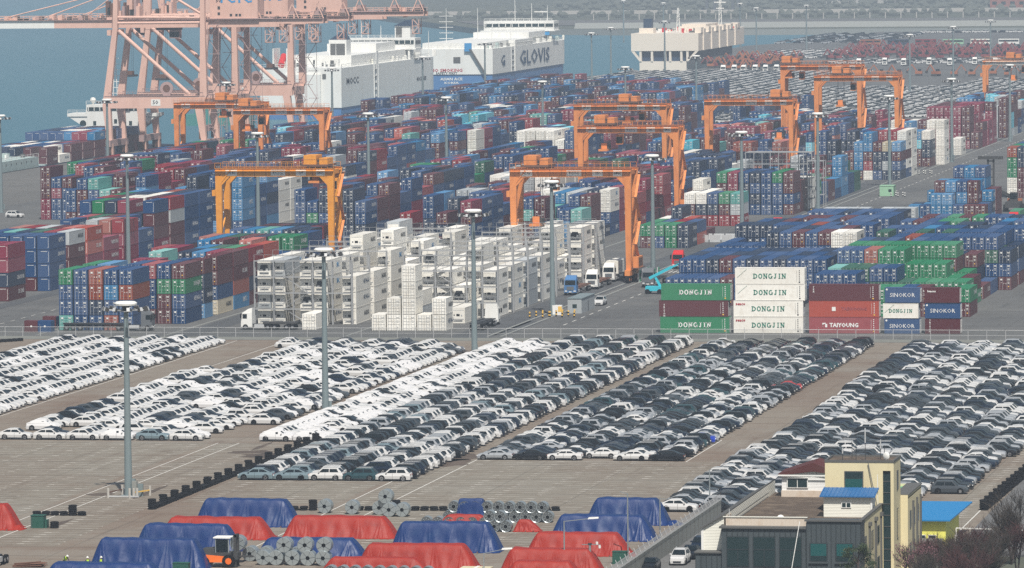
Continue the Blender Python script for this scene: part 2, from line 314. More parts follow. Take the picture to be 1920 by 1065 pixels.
def car_template(kind,paint,lights):
    k=(kind,paint,lights)
    if k in _CT: return _CT[k]
    if kind=='wrapped':
        P,c=car_parts('crossover',0); body=MB(); body.put(P['body'].arr(),paint='wrap'); ro=body.build('parked_car')
        for s in (-1,1):
            q=MB(); q.quad([(-.35,s*.86,1.10),(.0,s*.86,1.10),(.0,s*.79,1.34),(-.35,s*.79,1.34)][::(1 if s<0 else -1)],'glass'); q.build('side_window',ro)
        q=MB(); q.quad([(-.99,-.35,1.15),(-.99,.35,1.15),(-.62,.35,1.42),(-.62,-.35,1.42)][::-1],'glass'); q.build('windshield',ro)
    else:
        P,c=car_parts(kind,0); ro=P['body'].build('parked_car',paint=paint)
        for a,bn in (('windshield','windshield'),('rear_window','rear_window'),('side_window_a','side_window'),('side_window_b','side_window')): P[a].build(bn,ro)
    wm=P['wheel'].mesh('wheel'); wr=c['wr']
    for wx in c['wx']:
        for s in (-1,1):
            o=bpy.data.objects.new('wheel',wm); COL.objects.link(o); o.parent=ro; o.location=(wx,s*.87,wr)
            if s>0:o.rotation_euler=(0,0,math.pi)
    if lights:
        for nm in ('headlight','taillight'):
            me=P[nm].mesh(nm)
            for s in (-1,1):
                o=bpy.data.objects.new(nm,me); COL.objects.link(o); o.parent=ro; o.location=(0,s*.6,0)
    _CT[k]=[ro,False]; return _CT[k]
def place_car(kind,paint,x,y,rz,label,group,lights=False):
    t=_ct=car_template(kind,paint,lights)
    if not t[1]: t[1]=True; index_kids(t[0]); o=t[0]
    else: o=tree_copy(t[0])
    o.location=(x,y,0); o.rotation_euler=(0,0,rz); o['label']=label; o['category']='car'; o['group']=group
    return o
# ------------------------------------------------------------------ templates: containers
def cont_body(L,H,w20=False):
    m=MB(); h=L/2; m.box(-1.215,1.215,-h,h,.05,H-.045,'PAINT')
    for x in (-1.22,1.22):
        for y in (-h,h):
            m.box(x-.055 if x>0 else x-.02,x+.02 if x>0 else x+.055,y-.03 if y<0 else y-.10,y+.10 if y<0 else y+.03,0,H,'PAINT')
    m.box(1.19,1.235,-h,h,.03,.17,'PAINT'); m.box(1.19,1.232,-h,h,H-.12,H-.03,'PAINT')
    m.box(-1.235,-1.19,-h,h,.03,.17,'PAINT'); m.box(-1.232,-1.19,-h,h,H-.12,H-.03,'PAINT')
    return m
def cont_end(L,H,end,ck):
    m=MB(); y=-L/2
    if end=='door':
        pl='plate'
        m.box(-.02,.02,y-.035,y+.01,.15,H-.15,'black')
        for x in (-.98,-.42,.42,.98): m.box(x-.022,x+.022,y-.085,y-.03,.12,H-.12,'galv' if ck not in 'w' else 'rod')
        for z in (.55,1.15,1.75,2.2): m.box(-1.1,1.1,y-.045,y-.005,z-.018,z+.018,'PAINT')
        for x,z,a,b in ((-.70,H-.55,.17,.15),(.72,H-.45,.26,.05),(.72,H-.62,.22,.04),(.70,H-1.05,.16,.05),(.70,H-1.3,.15,.05),(-.70,H-1.15,.05,.05),(.2,H-1.35,.05,.09),(-.2,H-1.35,.05,.09),(.70,.7,.10,.10)):
            m.box(x-a,x+a,y-.062,y-.03,z-b,z+b,'warn' if (ck in 'omx' and z<1 and x>.5) else pl)
    elif end=='blank':
        m.box(-1.1,1.1,y-.02,y+.01,H-.2,H-.14,'PAINT')
        m.box(-.55,.75,y-.03,y+.01,H-.40,H-.33,'plate'); m.box(1.0,1.05,y-.03,y+.01,.4,H-.4,'plate'); m.box(.88,.98,y-.03,y+.01,.35,.45,'plate')
    elif end=='reefer':
        m.box(-1.02,1.02,y-.03,y+.01,.75,H-.5,'c_w'); m.box(-.78,.78,y-.05,y+.0,.40,.62,'greyd'); m.box(-.32,.28,y-.06,y,1.35,1.75,'black'); m.box(.55,.72,y-.06,y,1.35,1.6,'rod')
        m.box(-1.05,1.05,y-.055,y,.80,.86,'rod'); m.cyl((-.72,y-.06,1.55),(-.72,y,1.55),.13,'dark',8); m.box(-.9,-.5,y-.07,y,.42,.5,'galv'); m.box(-1.,1.,y-.05,y,H-.5,H-.46,'rod')
    elif end=='reefer2':
        m.hexa([(-.9,y-.05,1.0),(.9,y-.05,1.0),(.9,y,1.0),(-.9,y,1.0),(-.6,y-.05,H-.85),(.6,y-.05,H-.85),(.6,y,H-.85),(-.6,y,H-.85)],'dark'); m.box(-.85,.85,y-.05,y,.38,.7,'greyd'); m.box(.3,.75,y-.07,y,1.0,1.45,'plate'); m.box(-.75,-.25,y-.07,y,1.05,1.2,'galv')
    return m
LOGO=dict(b=['SINOKOR','HEUNG-A','','KMTC',''],n=['','SINOKOR',''],r=['CK LINE','NAMSUNG',''],x=['CK LINE',''],k=['NAMSUNG','','NAMSUNG'],m=['','','','CK LINE'],g=['DONGJIN','DONGJIN',''],d=[''],t=[''],l=['','KMTC'],w=['MAERSK','MAERSK','HEUNG-A','SMC','MAERSK',''],y=['MAERSK',''],c=[''],e=['','MAERSK'],o=[''])
LCOL={'MAERSK':'txt_k','SMC':'txt_b'}
def logo_arr(s,ck,H):
    mt='txt_w' if ck not in 'wye' else LCOL.get(s,'txt_n')
    return text_arr(s,1.12 if len(s)>4 else 1.3,mt,.018,'+X')
_CB={};_CE={};_CL={}
def std_body(L,H):
    k=(L,H)
    if k not in _CB:_CB[k]=cont_body(L,H).arr()
    return _CB[k]
def std_end(L,H,e,ck):
    kk='w' if ck=='w' else ('m' if ck in 'omx' else 'b'); k=(L,H,e,kk)
    if k not in _CE:_CE[k]=cont_end(L,H,e,kk).arr()
    return _CE[k]
STUFF=MB()            # containers past the first three hundred
RSTUFF=MB()
def stuff_container(ck,x,y,z,L,H,end,logo,mb):
    t=random.random(); mb.put(std_body(L,H),(x,y,z),0,'c_'+ck,t)
    mb.put(std_end(L,H,end,ck),(x,y,z),0,'c_'+ck,t)
    if logo: mb.put(logo_arr(logo,ck,H),(x+1.25,y+L*.22,z+H*.55))
_MC={}
def thing_container(ck,x,y,z,L,H,end,logo,label,name='shipping_container',cat='container',group=None,rz=0.,texts=None):
    k=('b',L,H,ck)
    if k not in _MC: mb=MB(); mb.put(std_body(L,H)); _MC[k]=mb.mesh('container_body','c_'+ck)
    o=bpy.data.objects.new(name,_MC[k]); COL.objects.link(o); o.location=(x,y,z); o.rotation_euler=(0,0,rz)
    o['label']=label; o['category']=cat
    if group:o['group']=group
    k=('e',L,H,ck,end)
    if k not in _MC: mb=MB(); mb.put(std_end(L,H,end,ck)); _MC[k]=mb.mesh('container_end','c_'+ck)
    c=bpy.data.objects.new({'door':'door','blank':'end_panel'}.get(end,'cooling_unit'),_MC[k]); COL.objects.link(c); c.parent=o
    if logo and rz==0:
        k=('l',logo,ck,L,H)
        if k not in _MC: mb=MB(); mb.put(logo_arr(logo,ck,H),(1.25,L*.22,H*.55)); _MC[k]=mb.mesh('lettering')
        c=bpy.data.objects.new('lettering',_MC[k]); COL.objects.link(c); c.parent=o
    return o
# ------------------------------------------------------------------ ground, water, far shore
def ground_mat(name,base,dark,light,lines=None,joints=True):
    m=bpy.data.materials.new(name); m.use_nodes=True; nt=m.node_tree; b=nt.nodes['Principled BSDF']; L=nt.links.new; b.inputs['Roughness'].default_value=.9; b.inputs['Specular IOR Level'].default_value=.2
    geo=nd(nt,'ShaderNodeNewGeometry'); out=None
    rgb=nd(nt,'ShaderNodeRGB'); rgb.outputs[0].default_value=(*base,1); out=rgb.outputs[0]
    def layer(col,scale,lo,hi,amt,sx=(1,1,1),det=6):
        nonlocal out
        mp=nd(nt,'ShaderNodeMapping'); mp.inputs['Scale'].default_value=sx; L(geo.outputs['Position'],mp.inputs[0])
        n=nd(nt,'ShaderNodeTexNoise'); n.inputs['Scale'].default_value=scale; n.inputs['Detail'].default_value=det; n.inputs['Roughness'].default_value=.62; L(mp.outputs[0],n.inputs[0])
        r=nd(nt,'ShaderNodeMapRange'); r.inputs[1].default_value=lo; r.inputs[2].default_value=hi; r.inputs[4].default_value=amt; L(n.outputs[0],r.inputs[0])
        x=nd(nt,'ShaderNodeMix',data_type='RGBA'); L(r.outputs[0],x.inputs[0]); L(out,x.inputs[6]); x.inputs[7].default_value=(*col,1); out=x.outputs[2]
    layer(dark,.03,.45,.7,.75,(1,.5,1)); layer(light,.055,.5,.7,.6,(.6,1,1)); layer(dark,.35,.5,.8,.5,(1,.22,1)); layer(light,1.2,.52,.8,.35)
    layer(dark,.12,.56,.66,.55,(.25,2.2,1)); layer(tuple(v*.62 for v in dark),.5,.56,.76,.55,(1,.05,1)); layer(tuple(v*.7 for v in dark),.16,.58,.72,.5,(1,1,1)); layer(tuple(v*.6 for v in dark),.09,.66,.74,.8,(1,.35,1))
    if lines:
        sp=nd(nt,'ShaderNodeSeparateXYZ'); L(geo.outputs['Position'],sp.inputs[0])
        def stripe(sock,period,width,off=0.):
            a=nd(nt,'ShaderNodeMath',operation='ADD'); L(sock,a.inputs[0]); a.inputs[1].default_value=off+5000*period
            d=nd(nt,'ShaderNodeMath',operation='DIVIDE'); L(a.outputs[0],d.inputs[0]); d.inputs[1].default_value=period
            f=nd(nt,'ShaderNodeMath',operation='FRACT'); L(d.outputs[0],f.inputs[0])
            l=nd(nt,'ShaderNodeMath',operation='LESS_THAN'); L(f.outputs[0],l.inputs[0]); l.inputs[1].default_value=width/period; return l.outputs[0]
        wn=nd(nt,'ShaderNodeTexNoise'); wn.inputs['Scale'].default_value=.5; wn.inputs['Detail'].default_value=5; L(geo.outputs['Position'],wn.inputs[0])
        wr=nd(nt,'ShaderNodeMapRange'); wr.inputs[1].default_value=.42; wr.inputs[2].default_value=.6; L(wn.outputs[0],wr.inputs[0])
        y1=stripe(sp.outputs[1],lines[0],.34); x1=stripe(sp.outputs[0],lines[1],.9)
        an=nd(nt,'ShaderNodeMath',operation='MULTIPLY'); L(y1,an.inputs[0]); L(wr.outputs[0],an.inputs[1])
        k=nd(nt,'ShaderNodeMath',operation='MULTIPLY'); L(an.outputs[0],k.inputs[0]); k.inputs[1].default_value=.42
        an2=nd(nt,'ShaderNodeMath',operation='MULTIPLY'); L(an.outputs[0],an2.inputs[0]); L(x1,an2.inputs[1])
        sm=nd(nt,'ShaderNodeMath',operation='ADD',use_clamp=True); L(k.outputs[0],sm.inputs[0]); L(an2.outputs[0],sm.inputs[1])
        x=nd(nt,'ShaderNodeMix',data_type='RGBA'); L(sm.outputs[0],x.inputs[0]); L(out,x.inputs[6]); x.inputs[7].default_value=(.52,.50,.45,1); out=x.outputs[2]
        y2=stripe(sp.outputs[1],lines[0],.28,.7); x=nd(nt,'ShaderNodeMix',data_type='RGBA'); kk=nd(nt,'ShaderNodeMath',operation='MULTIPLY'); L(y2,kk.inputs[0]); kk.inputs[1].default_value=.5
        L(kk.outputs[0],x.inputs[0]); L(out,x.inputs[6]); x.inputs[7].default_value=(*[v*.6 for v in dark],1); out=x.outputs[2]
    if joints:
        sp=nd(nt,'ShaderNodeSeparateXYZ'); L(geo.outputs['Position'],sp.inputs[0])
        for k,(per,wd) in enumerate(((12.2,.16),(9.3,.5))):
            a=nd(nt,'ShaderNodeMath',operation='MULTIPLY_ADD'); L(sp.outputs[k],a.inputs[0]); a.inputs[1].default_value=1/per; a.inputs[2].default_value=500.3
            fr=nd(nt,'ShaderNodeMath',operation='FRACT'); L(a.outputs[0],fr.inputs[0]); lt=nd(nt,'ShaderNodeMath',operation='LESS_THAN'); L(fr.outputs[0],lt.inputs[0]); lt.inputs[1].default_value=wd/per
            mu=nd(nt,'ShaderNodeMath',operation='MULTIPLY'); L(lt.outputs[0],mu.inputs[0]); mu.inputs[1].default_value=.34
            x=nd(nt,'ShaderNodeMix',data_type='RGBA'); L(mu.outputs[0],x.inputs[0]); L(out,x.inputs[6]); x.inputs[7].default_value=(.05,.047,.043,1); out=x.outputs[2]
    L(out,b.inputs['Base Color']); MATS[name]=len(ML); ML.append(m)
ground_mat('g_port',(.120,.121,.119),(.078,.080,.081),(.172,.169,.158))
ground_mat('g_lot',(0.210,0.181,0.146),(0.158,0.111,0.083),(0.238,0.223,0.193))
ground_mat('g_bay',(0.210,0.190,0.155),(0.168,0.130,0.100),(0.241,0.230,0.199),lines=(2.45,5.05))
ground_mat('g_strip',(.085,.09,.095),(.06,.062,.066),(.12,.125,.13))
ground_mat('g_apron',(0.133,0.130,0.122),(0.098,0.098,0.095),(0.168,0.161,0.150))
ground_mat('g_far',(.10,.11,.085),(.055,.065,.05),(.17,.155,.12))
ground_mat('g_road',(.135,.137,.137),(.10,.10,.10),(.17,.17,.165))
ground_mat('g_stain',(0.112,0.087,0.070),(0.059,0.049,0.043),(0.164,0.133,0.108))
# sea
m=bpy.data.materials.new('sea'); m.use_nodes=True; nt=m.node_tree; b=nt.nodes['Principled BSDF']; L=nt.links.new
b.inputs['Base Color'].default_value=(.040,.115,.155,1); b.inputs['Roughness'].default_value=.55; b.inputs['Specular IOR Level'].default_value=.25
geo=nd(nt,'ShaderNodeNewGeometry'); mp=nd(nt,'ShaderNodeMapping'); mp.inputs['Scale'].default_value=(.4,.12,1); L(geo.outputs['Position'],mp.inputs[0])
n=nd(nt,'ShaderNodeTexNoise'); n.inputs['Scale'].default_value=.6; n.inputs['Detail'].default_value=8; L(mp.outputs[0],n.inputs[0])
bp=nd(nt,'ShaderNodeBump'); bp.inputs['Strength'].default_value=.5; bp.inputs['Distance'].default_value=.6; L(n.outputs[0],bp.inputs['Height']); L(bp.outputs[0],b.inputs['Normal'])
mp2=nd(nt,'ShaderNodeMapping'); mp2.inputs['Scale'].default_value=(.004,.0012,1); L(geo.outputs['Position'],mp2.inputs[0])
n2=nd(nt,'ShaderNodeTexNoise'); n2.inputs['Scale'].default_value=1.; n2.inputs['Detail'].default_value=4; L(mp2.outputs[0],n2.inputs[0])
cr=nd(nt,'ShaderNodeMix',data_type='RGBA'); L(n2.outputs[0],cr.inputs[0]); cr.inputs[6].default_value=(.050,.140,.190,1); cr.inputs[7].default_value=(.072,.175,.218,1); L(cr.outputs[2],b.inputs['Base Color'])
MATS['sea']=len(ML); ML.append(m)
def sheet(name,poly,z,mt,zb=None):
    mb=MB(); mb.add([(x,y,z) for x,y in poly],[tuple(range(len(poly)))],mt)
    if zb is not None:
        n=len(poly); mb.add([(x,y,zb) for x,y in poly]+[(x,y,z) for x,y in poly],[(i,(i+1)%n,n+(i+1)%n,n+i) for i in range(n)],'concrete')
    return mb.build(name,kind='structure')
def rect(x0,x1,y0,y1): return [(x0,y0),(x1,y0),(x1,y1),(x0,y1)]
sheet('sea',rect(-16000,16000,-300,26000),-3.2,'sea')
sheet('port_ground',[(-457,200),(900,200),(900,3560),(-443,3560),(-441,3350),(-472,3200),(-470,3000),(-424,2900),(-424,2690),(-457,2600)],0,'g_port',-3.3)
sheet('car_park_ground',rect(-300,60,600,961.5),.004,'g_lot')
sheet('quay_apron',rect(-456.9,-403,900,2560),.004,'g_apron')
sheet('parking_bay_ground',rect(-300,-190,640,771),.008,'g_bay'); sheet('parking_bay_ground',rect(-174,-154,690,742),.008,'g_bay')
sheet('parking_bay_ground',rect(-152.8,-114,640,748),.008,'g_bay'); sheet('parking_bay_ground',rect(-77,-73.2,640,900),.008,'g_bay'); sheet('parking_bay_ground',rect(-188,-176.5,640,770),.008,'g_bay')
sheet('access_road',rect(-72,40,560,900),.008,'g_road')
sheet('wall_road',rect(-103.9,-94,560,679),.012,'g_road')
for (x0,x1,y0,y1) in ((-196,-188.6,964,1900),(-246.5,-241.2,964,1520),(-189.2,-186.4,975,1010),(-300,-296,964,1220)): sheet('crane_runway',rect(x0,x1,y0,y1),.006,'g_strip')
for x in (-189.6,-187.2,-270.8,-247.4,-214.8): 
    sheet('runway_edge',rect(x-.2,x+.2,972,1900),.012,'concrete')
mb=MB()
for (x,y0,y1) in ((-188.6,640,770),(-152.9,640,765),(-147.6,640,750),(-73.4,640,900),(-185.6,640,770),(-222.5,800,960),(-119,748,780),(-231.5,690,960)): mb.box(x-.07,x+.07,y0,y1,.010,.0125,'paint_line')
for y in range(700,772,12): mb.box(-188.4,-186.6,y,y+.14,.010,.0125,'paint_line')
mb.build('car_park_marking',kind='structure')
mb=MB()
for y in range(1000,1900,9): mb.box(-181.2,-181.0,y,y+4,.010,.0125,'paint_line')
for i in range(14): mb.box(-186.4+i*.9,-186.1+i*.9,1150,1156,.010,.0125,'paint_line')
for y in range(970,1230,7): mb.box(-285.1,-284.95,y,y+3,.010,.0125,'paint_line')
for y in (1540,1551): mb.box(-450,-190,y,y+.2,.010,.0125,'paint_line')
mb.build('yard_marking',kind='structure')
random.seed(5)
for (cx,cy,rx,ry) in ((-176.5,752,6,4.5),(-181,757,4,3),(-181,702.5,.7,8.5),(-181.3,766,.5,7),(-182.5,664,.6,6),(-150,744,3,6),(-150.5,752,3.4,6),(-186.6,699,2.,2.5)):
    n=16; sheet('oil_stain',[(cx+rx*math.cos(2*math.pi*i/n)*random.uniform(.6,1.1),cy+ry*math.sin(2*math.pi*i/n)*random.uniform(.6,1.1)) for i in range(n)],.016,'g_stain')
# far shore: breakwater, flats and low hills
sheet('far_shore',[(-730,3720),(-600,3640),(-330,3640),(200,3640),(3000,3640),(3000,12000),(-3600,12000),(-2600,9000),(-1500,6200),(-1010,4560),(-860,4100)],.6,'g_far',-3.3)
mb=MB(); mb.prismX([(0,-3),(9,4.2),(13,4.2),(22,-3)],-600,700,'concrete'); mb.build('breakwater',kind='structure',loc=(-60,3690,0))
sheet('coast_flat',[(-740,3800),(900,3800),(900,3990),(-800,3990)],.9,'g_apron')
mb=MB()
for i in range(130): mb.box(-700+i*11,-699.3+i*11,3995,3996,.5,5.0,'kerb')
mb.build('breakwater_pier',kind='structure')
mb=MB(); mb.box(-900,900,4250,4262,.7,3.2,'kerb'); mb.build('coast_road',kind='structure')
random.seed(11)
def hill(name,x0,x1,y,h,d,seed):
    rng=random.Random(seed); n=60; V=[];F=[]; ph=[rng.uniform(0,6.3) for _ in range(5)]
    for i in range(n+1):
        x=x0+(x1-x0)*i/n; e=math.sin(math.pi*i/n)**.6; hh=h*e*(.55+.2*math.sin(x*.006+ph[0])+.15*math.sin(x*.017+ph[1])+.1*math.sin(x*.04+ph[2]))
        V+=[(x,y,.5),(x,y+d*.3,.5+hh*.65),(x,y+d*.6,.5+hh),(x,y+d,.5)]
    for i in range(n):
        for j in range(3): F.append((i*4+j,i*4+4+j,i*4+5+j,i*4+1+j))
    mb=MB(); mb.add(V,F,'g_far'); mb.build(name,kind='structure',smooth=True)
hill('hill',-1500,200,5600,46,700,1); hill('hill',-900,1600,4900,30,500,2); hill('hill',-3400,-900,7600,60,900,3)
# ------------------------------------------------------------------ container yard
ITEMS=[]   # every container that can be seen
WPAL='bbbbbnnllmmmmrkgdtxowy'
def block(name,x0,nc,pitch,slots,hts,pal=WPAL,ends='door',H=2.6,ov=None,seed=0,keep=.5,reef=False,logo_p=.75,hmax=5,roww=None):
    rng=random.Random(seed*977+13); nr=len(slots); ov=ov or {}
    hs=[[0]*(nc+1) for _ in range(nr+1)]
    for r in range(nr):
        for c in range(nc):
            if (r,c) in ov: hs[r][c]=len(ov[(r,c)]); continue
            h=hts(r,c,rng) if callable(hts) else hts[r][c]
            hs[r][c]=h
    for r in range(nr):
        y,L=slots[r]; hp=(pal(r) if callable(pal) else pal); last=rng.choice(hp)
        e0=ends(r) if callable(ends) else ends
        for c in range(nc):
            for t in range(hs[r][c]):
                if (r,c) in ov: ck=ov[(r,c)][t]
                else:
                    if rng.random()>keep: last=rng.choice(hp)
                    ck=last
                top=t==hs[r][c]-1; fr=(r==0) or hs[r-1][c]<=t or (y-slots[r-1][0]-slots[r-1][1])>1.6; rs=hs[r][c+1]<=t
                lg=None
                if rs and rng.random()<logo_p: lg=rng.choice(LOGO.get(ck,['']))
                if not(top or fr or rs): continue
                if ck=='.': continue
                x=x0+pitch*c+1.22
                ITEMS.append(dict(x=x,y=y+L/2,z=t*H,L=L,H=H,ck=ck,end=e0 if not callable(e0) else e0(c,t),logo=lg or None,blk=name,c=c,r=r,t=t,top=top,reef=reef,nr=nr,nc=nc,d=math.hypot(x,y)))
F40,F20=12.19,6.06
def slots(y0,n,L=F40,g=.42): return [(y0+i*(L+g),L) for i in range(n)]
# --- lane beside the flatbed truck (front)
block('the block behind the black truck',-269.7,7,2.78,[(983,F40),(999.5,F40),(1014,F20),(1024,F40),(1037,F40),(1049.6,F40),(1062.2,F40),(1075,F40),(1087.6,F40),(1100.5,F40),(1113.2,F40),(1125.8,F40)],
  lambda r,c,g: [4,4,4,3,4,4,3,4,4,3,4,4][r]-(g.random()<.35) if not(r==0 and c>4) else 0,H=2.72,seed=3,
  ov={(0,0):'tbbg',(0,1):'bbbb',(0,2):'bnoo',(0,3):'oblb',(0,4):'bbob',(1,6):'bbgm',(1,5):'mmgb',(1,4):'mbbr',(2,6):'lnnm',(3,6):'ebmm',(4,6):'lomm',(5,6):'mnmr',(5,5):'mnmg',(6,6):'mnbx',(7,6):'nbb',(8,6):'mbbg',(8,5):'mnbg',(9,6):'bnbb',(10,6):'mm',(11,6):'mmb'})
# --- lane with the tall blue stacks at the quay side
bl=lambda c,t:'blank'
block('the tall quay side block',-316.7,6,2.78,[(1058,F40),(1088,F40),(1103,F40),(1117,F40),(1130,F40),(1146,F40),(1159,F40),(1172,F40),(1186,F40),(1199,F40),(1212,F40)],
  lambda r,c,g:[4,4,4,4,3,4,4,5,5,5,5][r]-(g.random()<.2),H=2.75,seed=8,ends='blank',
  ov={(0,5):'mnkk',(0,4):'mnrk',(0,3):'mbww',(1,5):'bbbb',(1,4):'mbbb',(1,3):'bbbb',(1,2):'wbbb',(1,0):'bbbb',(1,1):'wbbb',(2,5):'wmmy',(2,4):'wmxr',(3,5):'kkxx',(3,4):'xxxx',(4,5):'kkk',(4,4):'kkk',(5,5):'kkkr',(8,5):'nmmyr',(8,4):'wmmem',(8,3):'mmymw',(8,2):'mncmw',(8,1):'bbcnm',(8,0):'mbbmr',(9,5):'mbbbb',(10,5):'nbbbb'})
# --- refrigerated lanes
RW='wwwwwwwwwy'
block('the front reefer bank',-212.9,5,2.74,[(985,F20)],[[1,2,4,1,2]],pal='w',H=2.9,reef=True,seed=1,ends='door')
re=lambda c,t:['reefer','reefer2'][(c*7+t*3)%5>3]
block('the runway racks',-213.4,6,2.82,[(1003,F40),(1018,F40),(1033,F40),(1047.7,F40),(1062.5,F40),(1077.5,F40),(1092.5,F40),(1107.5,F40),(1122.5,F40)],
  [[1,2,0,1,1,0],[2,3,3,2,1,3],[4,2,3,3,1,3],[3,3,4,2,3,3],[3,4,4,3,1,3],[3,1,2,3,1,0],[1,3,2,1,2,0],[4,2,3,4,2,4],[2,3,4,2,4,4]],pal=RW,H=2.9,reef=True,seed=2,ends=lambda r:re,logo_p=.95)
block('the white truck racks',-237.2,7,2.62,[(1000,F40),(1015.4,F40),(1030.5,F40),(1045.6,F40),(1060.7,F40),(1075.8,F40),(1091,F40),(1106,F40)],
  [[4,4,0,4,4,0,3],[4,2,3,3,4,2,3],[1,3,2,4,5,2,4],[2,2,3,3,2,5,3],[3,1,4,2,4,3,4],[2,3,1,5,2,4,3],[3,1,3,2,3,2,4],[2,2,1,3,2,4,2]],pal=RW,H=2.9,reef=True,seed=4,ends=lambda r:re,logo_p=.95)
ITEMS.append(dict(x=-224.6,y=991,z=0,L=F20*1.6,H=2.9,ck='w',end='door',logo='MAERSK',blk='the rack gap',c=0,r=0,t=0,top=True,reef=True,nr=1,nc=1,d=1016))
# --- behind: second yard segment
def rnd(lo,hi,p=.3): return lambda r,c,g: g.choice([lo,hi,hi,hi-1] if hi>lo else [hi])-(g.random()<p*.5)
def segs(y0,y1): return slots(y0,int((y1-y0)/12.61))
block('the green bank',-206.4,4,2.78,[(1236,F40),(1249,F40),(1262,F40)],[[2,2,2,2],[2,2,2,2],[2,3,2,1]],seed=21,ov={(0,0):'mg',(0,1):'bg',(0,2):'gg',(0,3):'nn'})
block('the middle lane',-210.6,7,2.75,[(1324.6,F40),(1337.5,F40),(1350,F40),(1375,F40),(1388,F40),(1401,F40),(1414,F40),(1427,F40),(1440,F40),(1453,F40),(1466,F40),(1479,F40),(1492,F40)],
  lambda r,c,g:[3,0,0,4,4,3,3,2,3,2,4,3,3][r]+g.choice([0,0,-1]) if r else 0,seed=22,
  ov={(0,0):'ymw',(0,1):'rnw',(0,2):'rnb',(0,3):'rmg',(0,4):'ryt',(1,0):'bbbw',(1,1):'nmw',(3,2):'bbnb',(3,3):'bnb'+'n',(3,4):'bbbb',(3,5):'bbbg',(3,6):'mbmm',(4,6):'mmm'})
OV2={32:{(0,1):'b',(0,2):'m',(1,1):'bn',(1,2):'b',(2,1):'n',(2,2):'b',(3,1):'l',(3,2):'m',(4,1):'yyyy',(4,2):'yyyy',(0,5):'bbmk',(1,5):'bbbb',(2,5):'nbbb',(3,5):'mmb'},33:{(6,0):'mmyw',(6,1):'bbyw',(6,2):'mmww',(20,3):'www'},34:{(3,5):'wwww',(3,4):'bnyw',(4,5):'wwww',(6,5):'kkkm',(7,5):'kkkm'}}
OV3={44:{(r,c):('wwwww' if c<4 else 'wwkw') for r in (0,1) for c in range(5)},45:{(2,5):'mwwww',(3,5):'kkkkk',(2,4):'mbgkk'}}
for nm,x0,y0,y1,h,sd in (('the lane under the second crane row',-238.2,1250,1520,3,31),('the lane left of the numbered cranes',-260.5,1236,1520,3,32),('the lane short of the mast line',-284.5,1236,1520,4,33),
    ('the lane past the mast line',-328,1300,1530,4,34),('the lane two past the mast line',-352,1290,1530,4,35),('the lane three past the mast line',-375.5,1353,1530,4,36)):
    block(nm,x0,6,2.75,segs(y0,y1),rnd(h-2,h+1),seed=sd,pal=lambda r,s=sd:random.Random(s*31+r//2).choice(['bbbbnml','mmmkrnb','bbnnlwy','bbbgdmn','kkmmrbb','bbbmmmlt']),keep=.6,ov=OV2.get(sd))
block('the white reefer bank',-262,7,2.7,[(1336,F40),(1349,F40),(1362,F40)],[[3,4,4,5,4,4,4],[4]*7,[4]*7],pal='wwwy',H=2.75,seed=40)
for nm,x0,y0,y1,h,sd in (('third yard',-212,1570,1600,4,41),('third yard',-237,1560,1830,3,42),('third yard',-261,1560,1840,3,43),('third yard',-299,1580,1850,4,44),
    ('third yard',-328,1560,1850,4,45),('third yard',-352,1560,1850,4,46),('third yard',-375.5,1560,1850,4,47),('third yard',-398.5,1640,1860,3,48)):
    block(nm,x0,6,2.75,segs(y0,y1),rnd(h-2,h+1),seed=sd,pal=lambda r,s=sd:random.Random(s*31+r//2).choice(['bbbbnml','mmmkrnb','bbnnlwy','bbbcmn','kkmmrbb','bbbmmmlt','ooxmbb']),keep=.65,ov=OV3.get(sd))
for nm,x0,y0,y1,h,sd in (('fourth yard',-352,1880,2130,4,51),('fourth yard',-328,1880,2080,4,52),('fourth yard',-376,1880,2150,4,53),('fourth yard',-399,1880,2180,4,54),('fourth yard',-423,1930,2200,3,55),('fourth yard',-285,1880,2000,3,56)):
    block(nm,x0,6,2.75,segs(y0,y1),rnd(h-2,h+1),seed=sd,pal=lambda r,s=sd:random.Random(s*31+r//2).choice(['bbbbnml','mmmkrnb','bbnnllm','bbmmmn']),keep=.6)
block('the bank beside the far runway',-205.5,7,2.62,[(1558,F40),(1571,F40),(1584,F40)],[[2,3,4,5,5,5,4],[4,4,5,5,5,5,4],[5]*7],seed=60,pal='mmrwlnb',ov={(0,6):'nbml',(0,5):'nyne',(0,4):'bnnm',(1,6):'bwmww',(2,6):'wwwww',(2,5):'wwwwr',(1,5):'bbwwr',(2,4):'mnwww'})
block('the light blue bank beside the far runway',-201.5,6,2.62,[(1640,F40),(1653,F40)],[[4,4,5,4,4,0],[5]*5+[5]],seed=61,pal='lmmw',ov={(0,1):'mmlm',(0,2):'lddl'+'l',(0,3):'mmcl',(0,4):'mnnw',(1,4):'wwwww',(1,5):'wwwww',(0,0):'mlmm'})
block('the white pair beside the far runway',-190.6,1,2.6,[(1718,F40)],[[2]],seed=62,pal='w')
block('the crimson bank beside the far runway',-204,6,2.75,[(1765,F40),(1778,F40),(1794,F40),(1807,F40)],[[5,5,5,5,5,2],[5,5,5,5,4,3],[5,5,5,5,5,3],[5]*6],seed=63,pal='kkkmk',keep=.7)
block('the far bank by the runway',-204,6,2.75,segs(1850,1950),rnd(3,5),seed=64,pal='mlcybm')
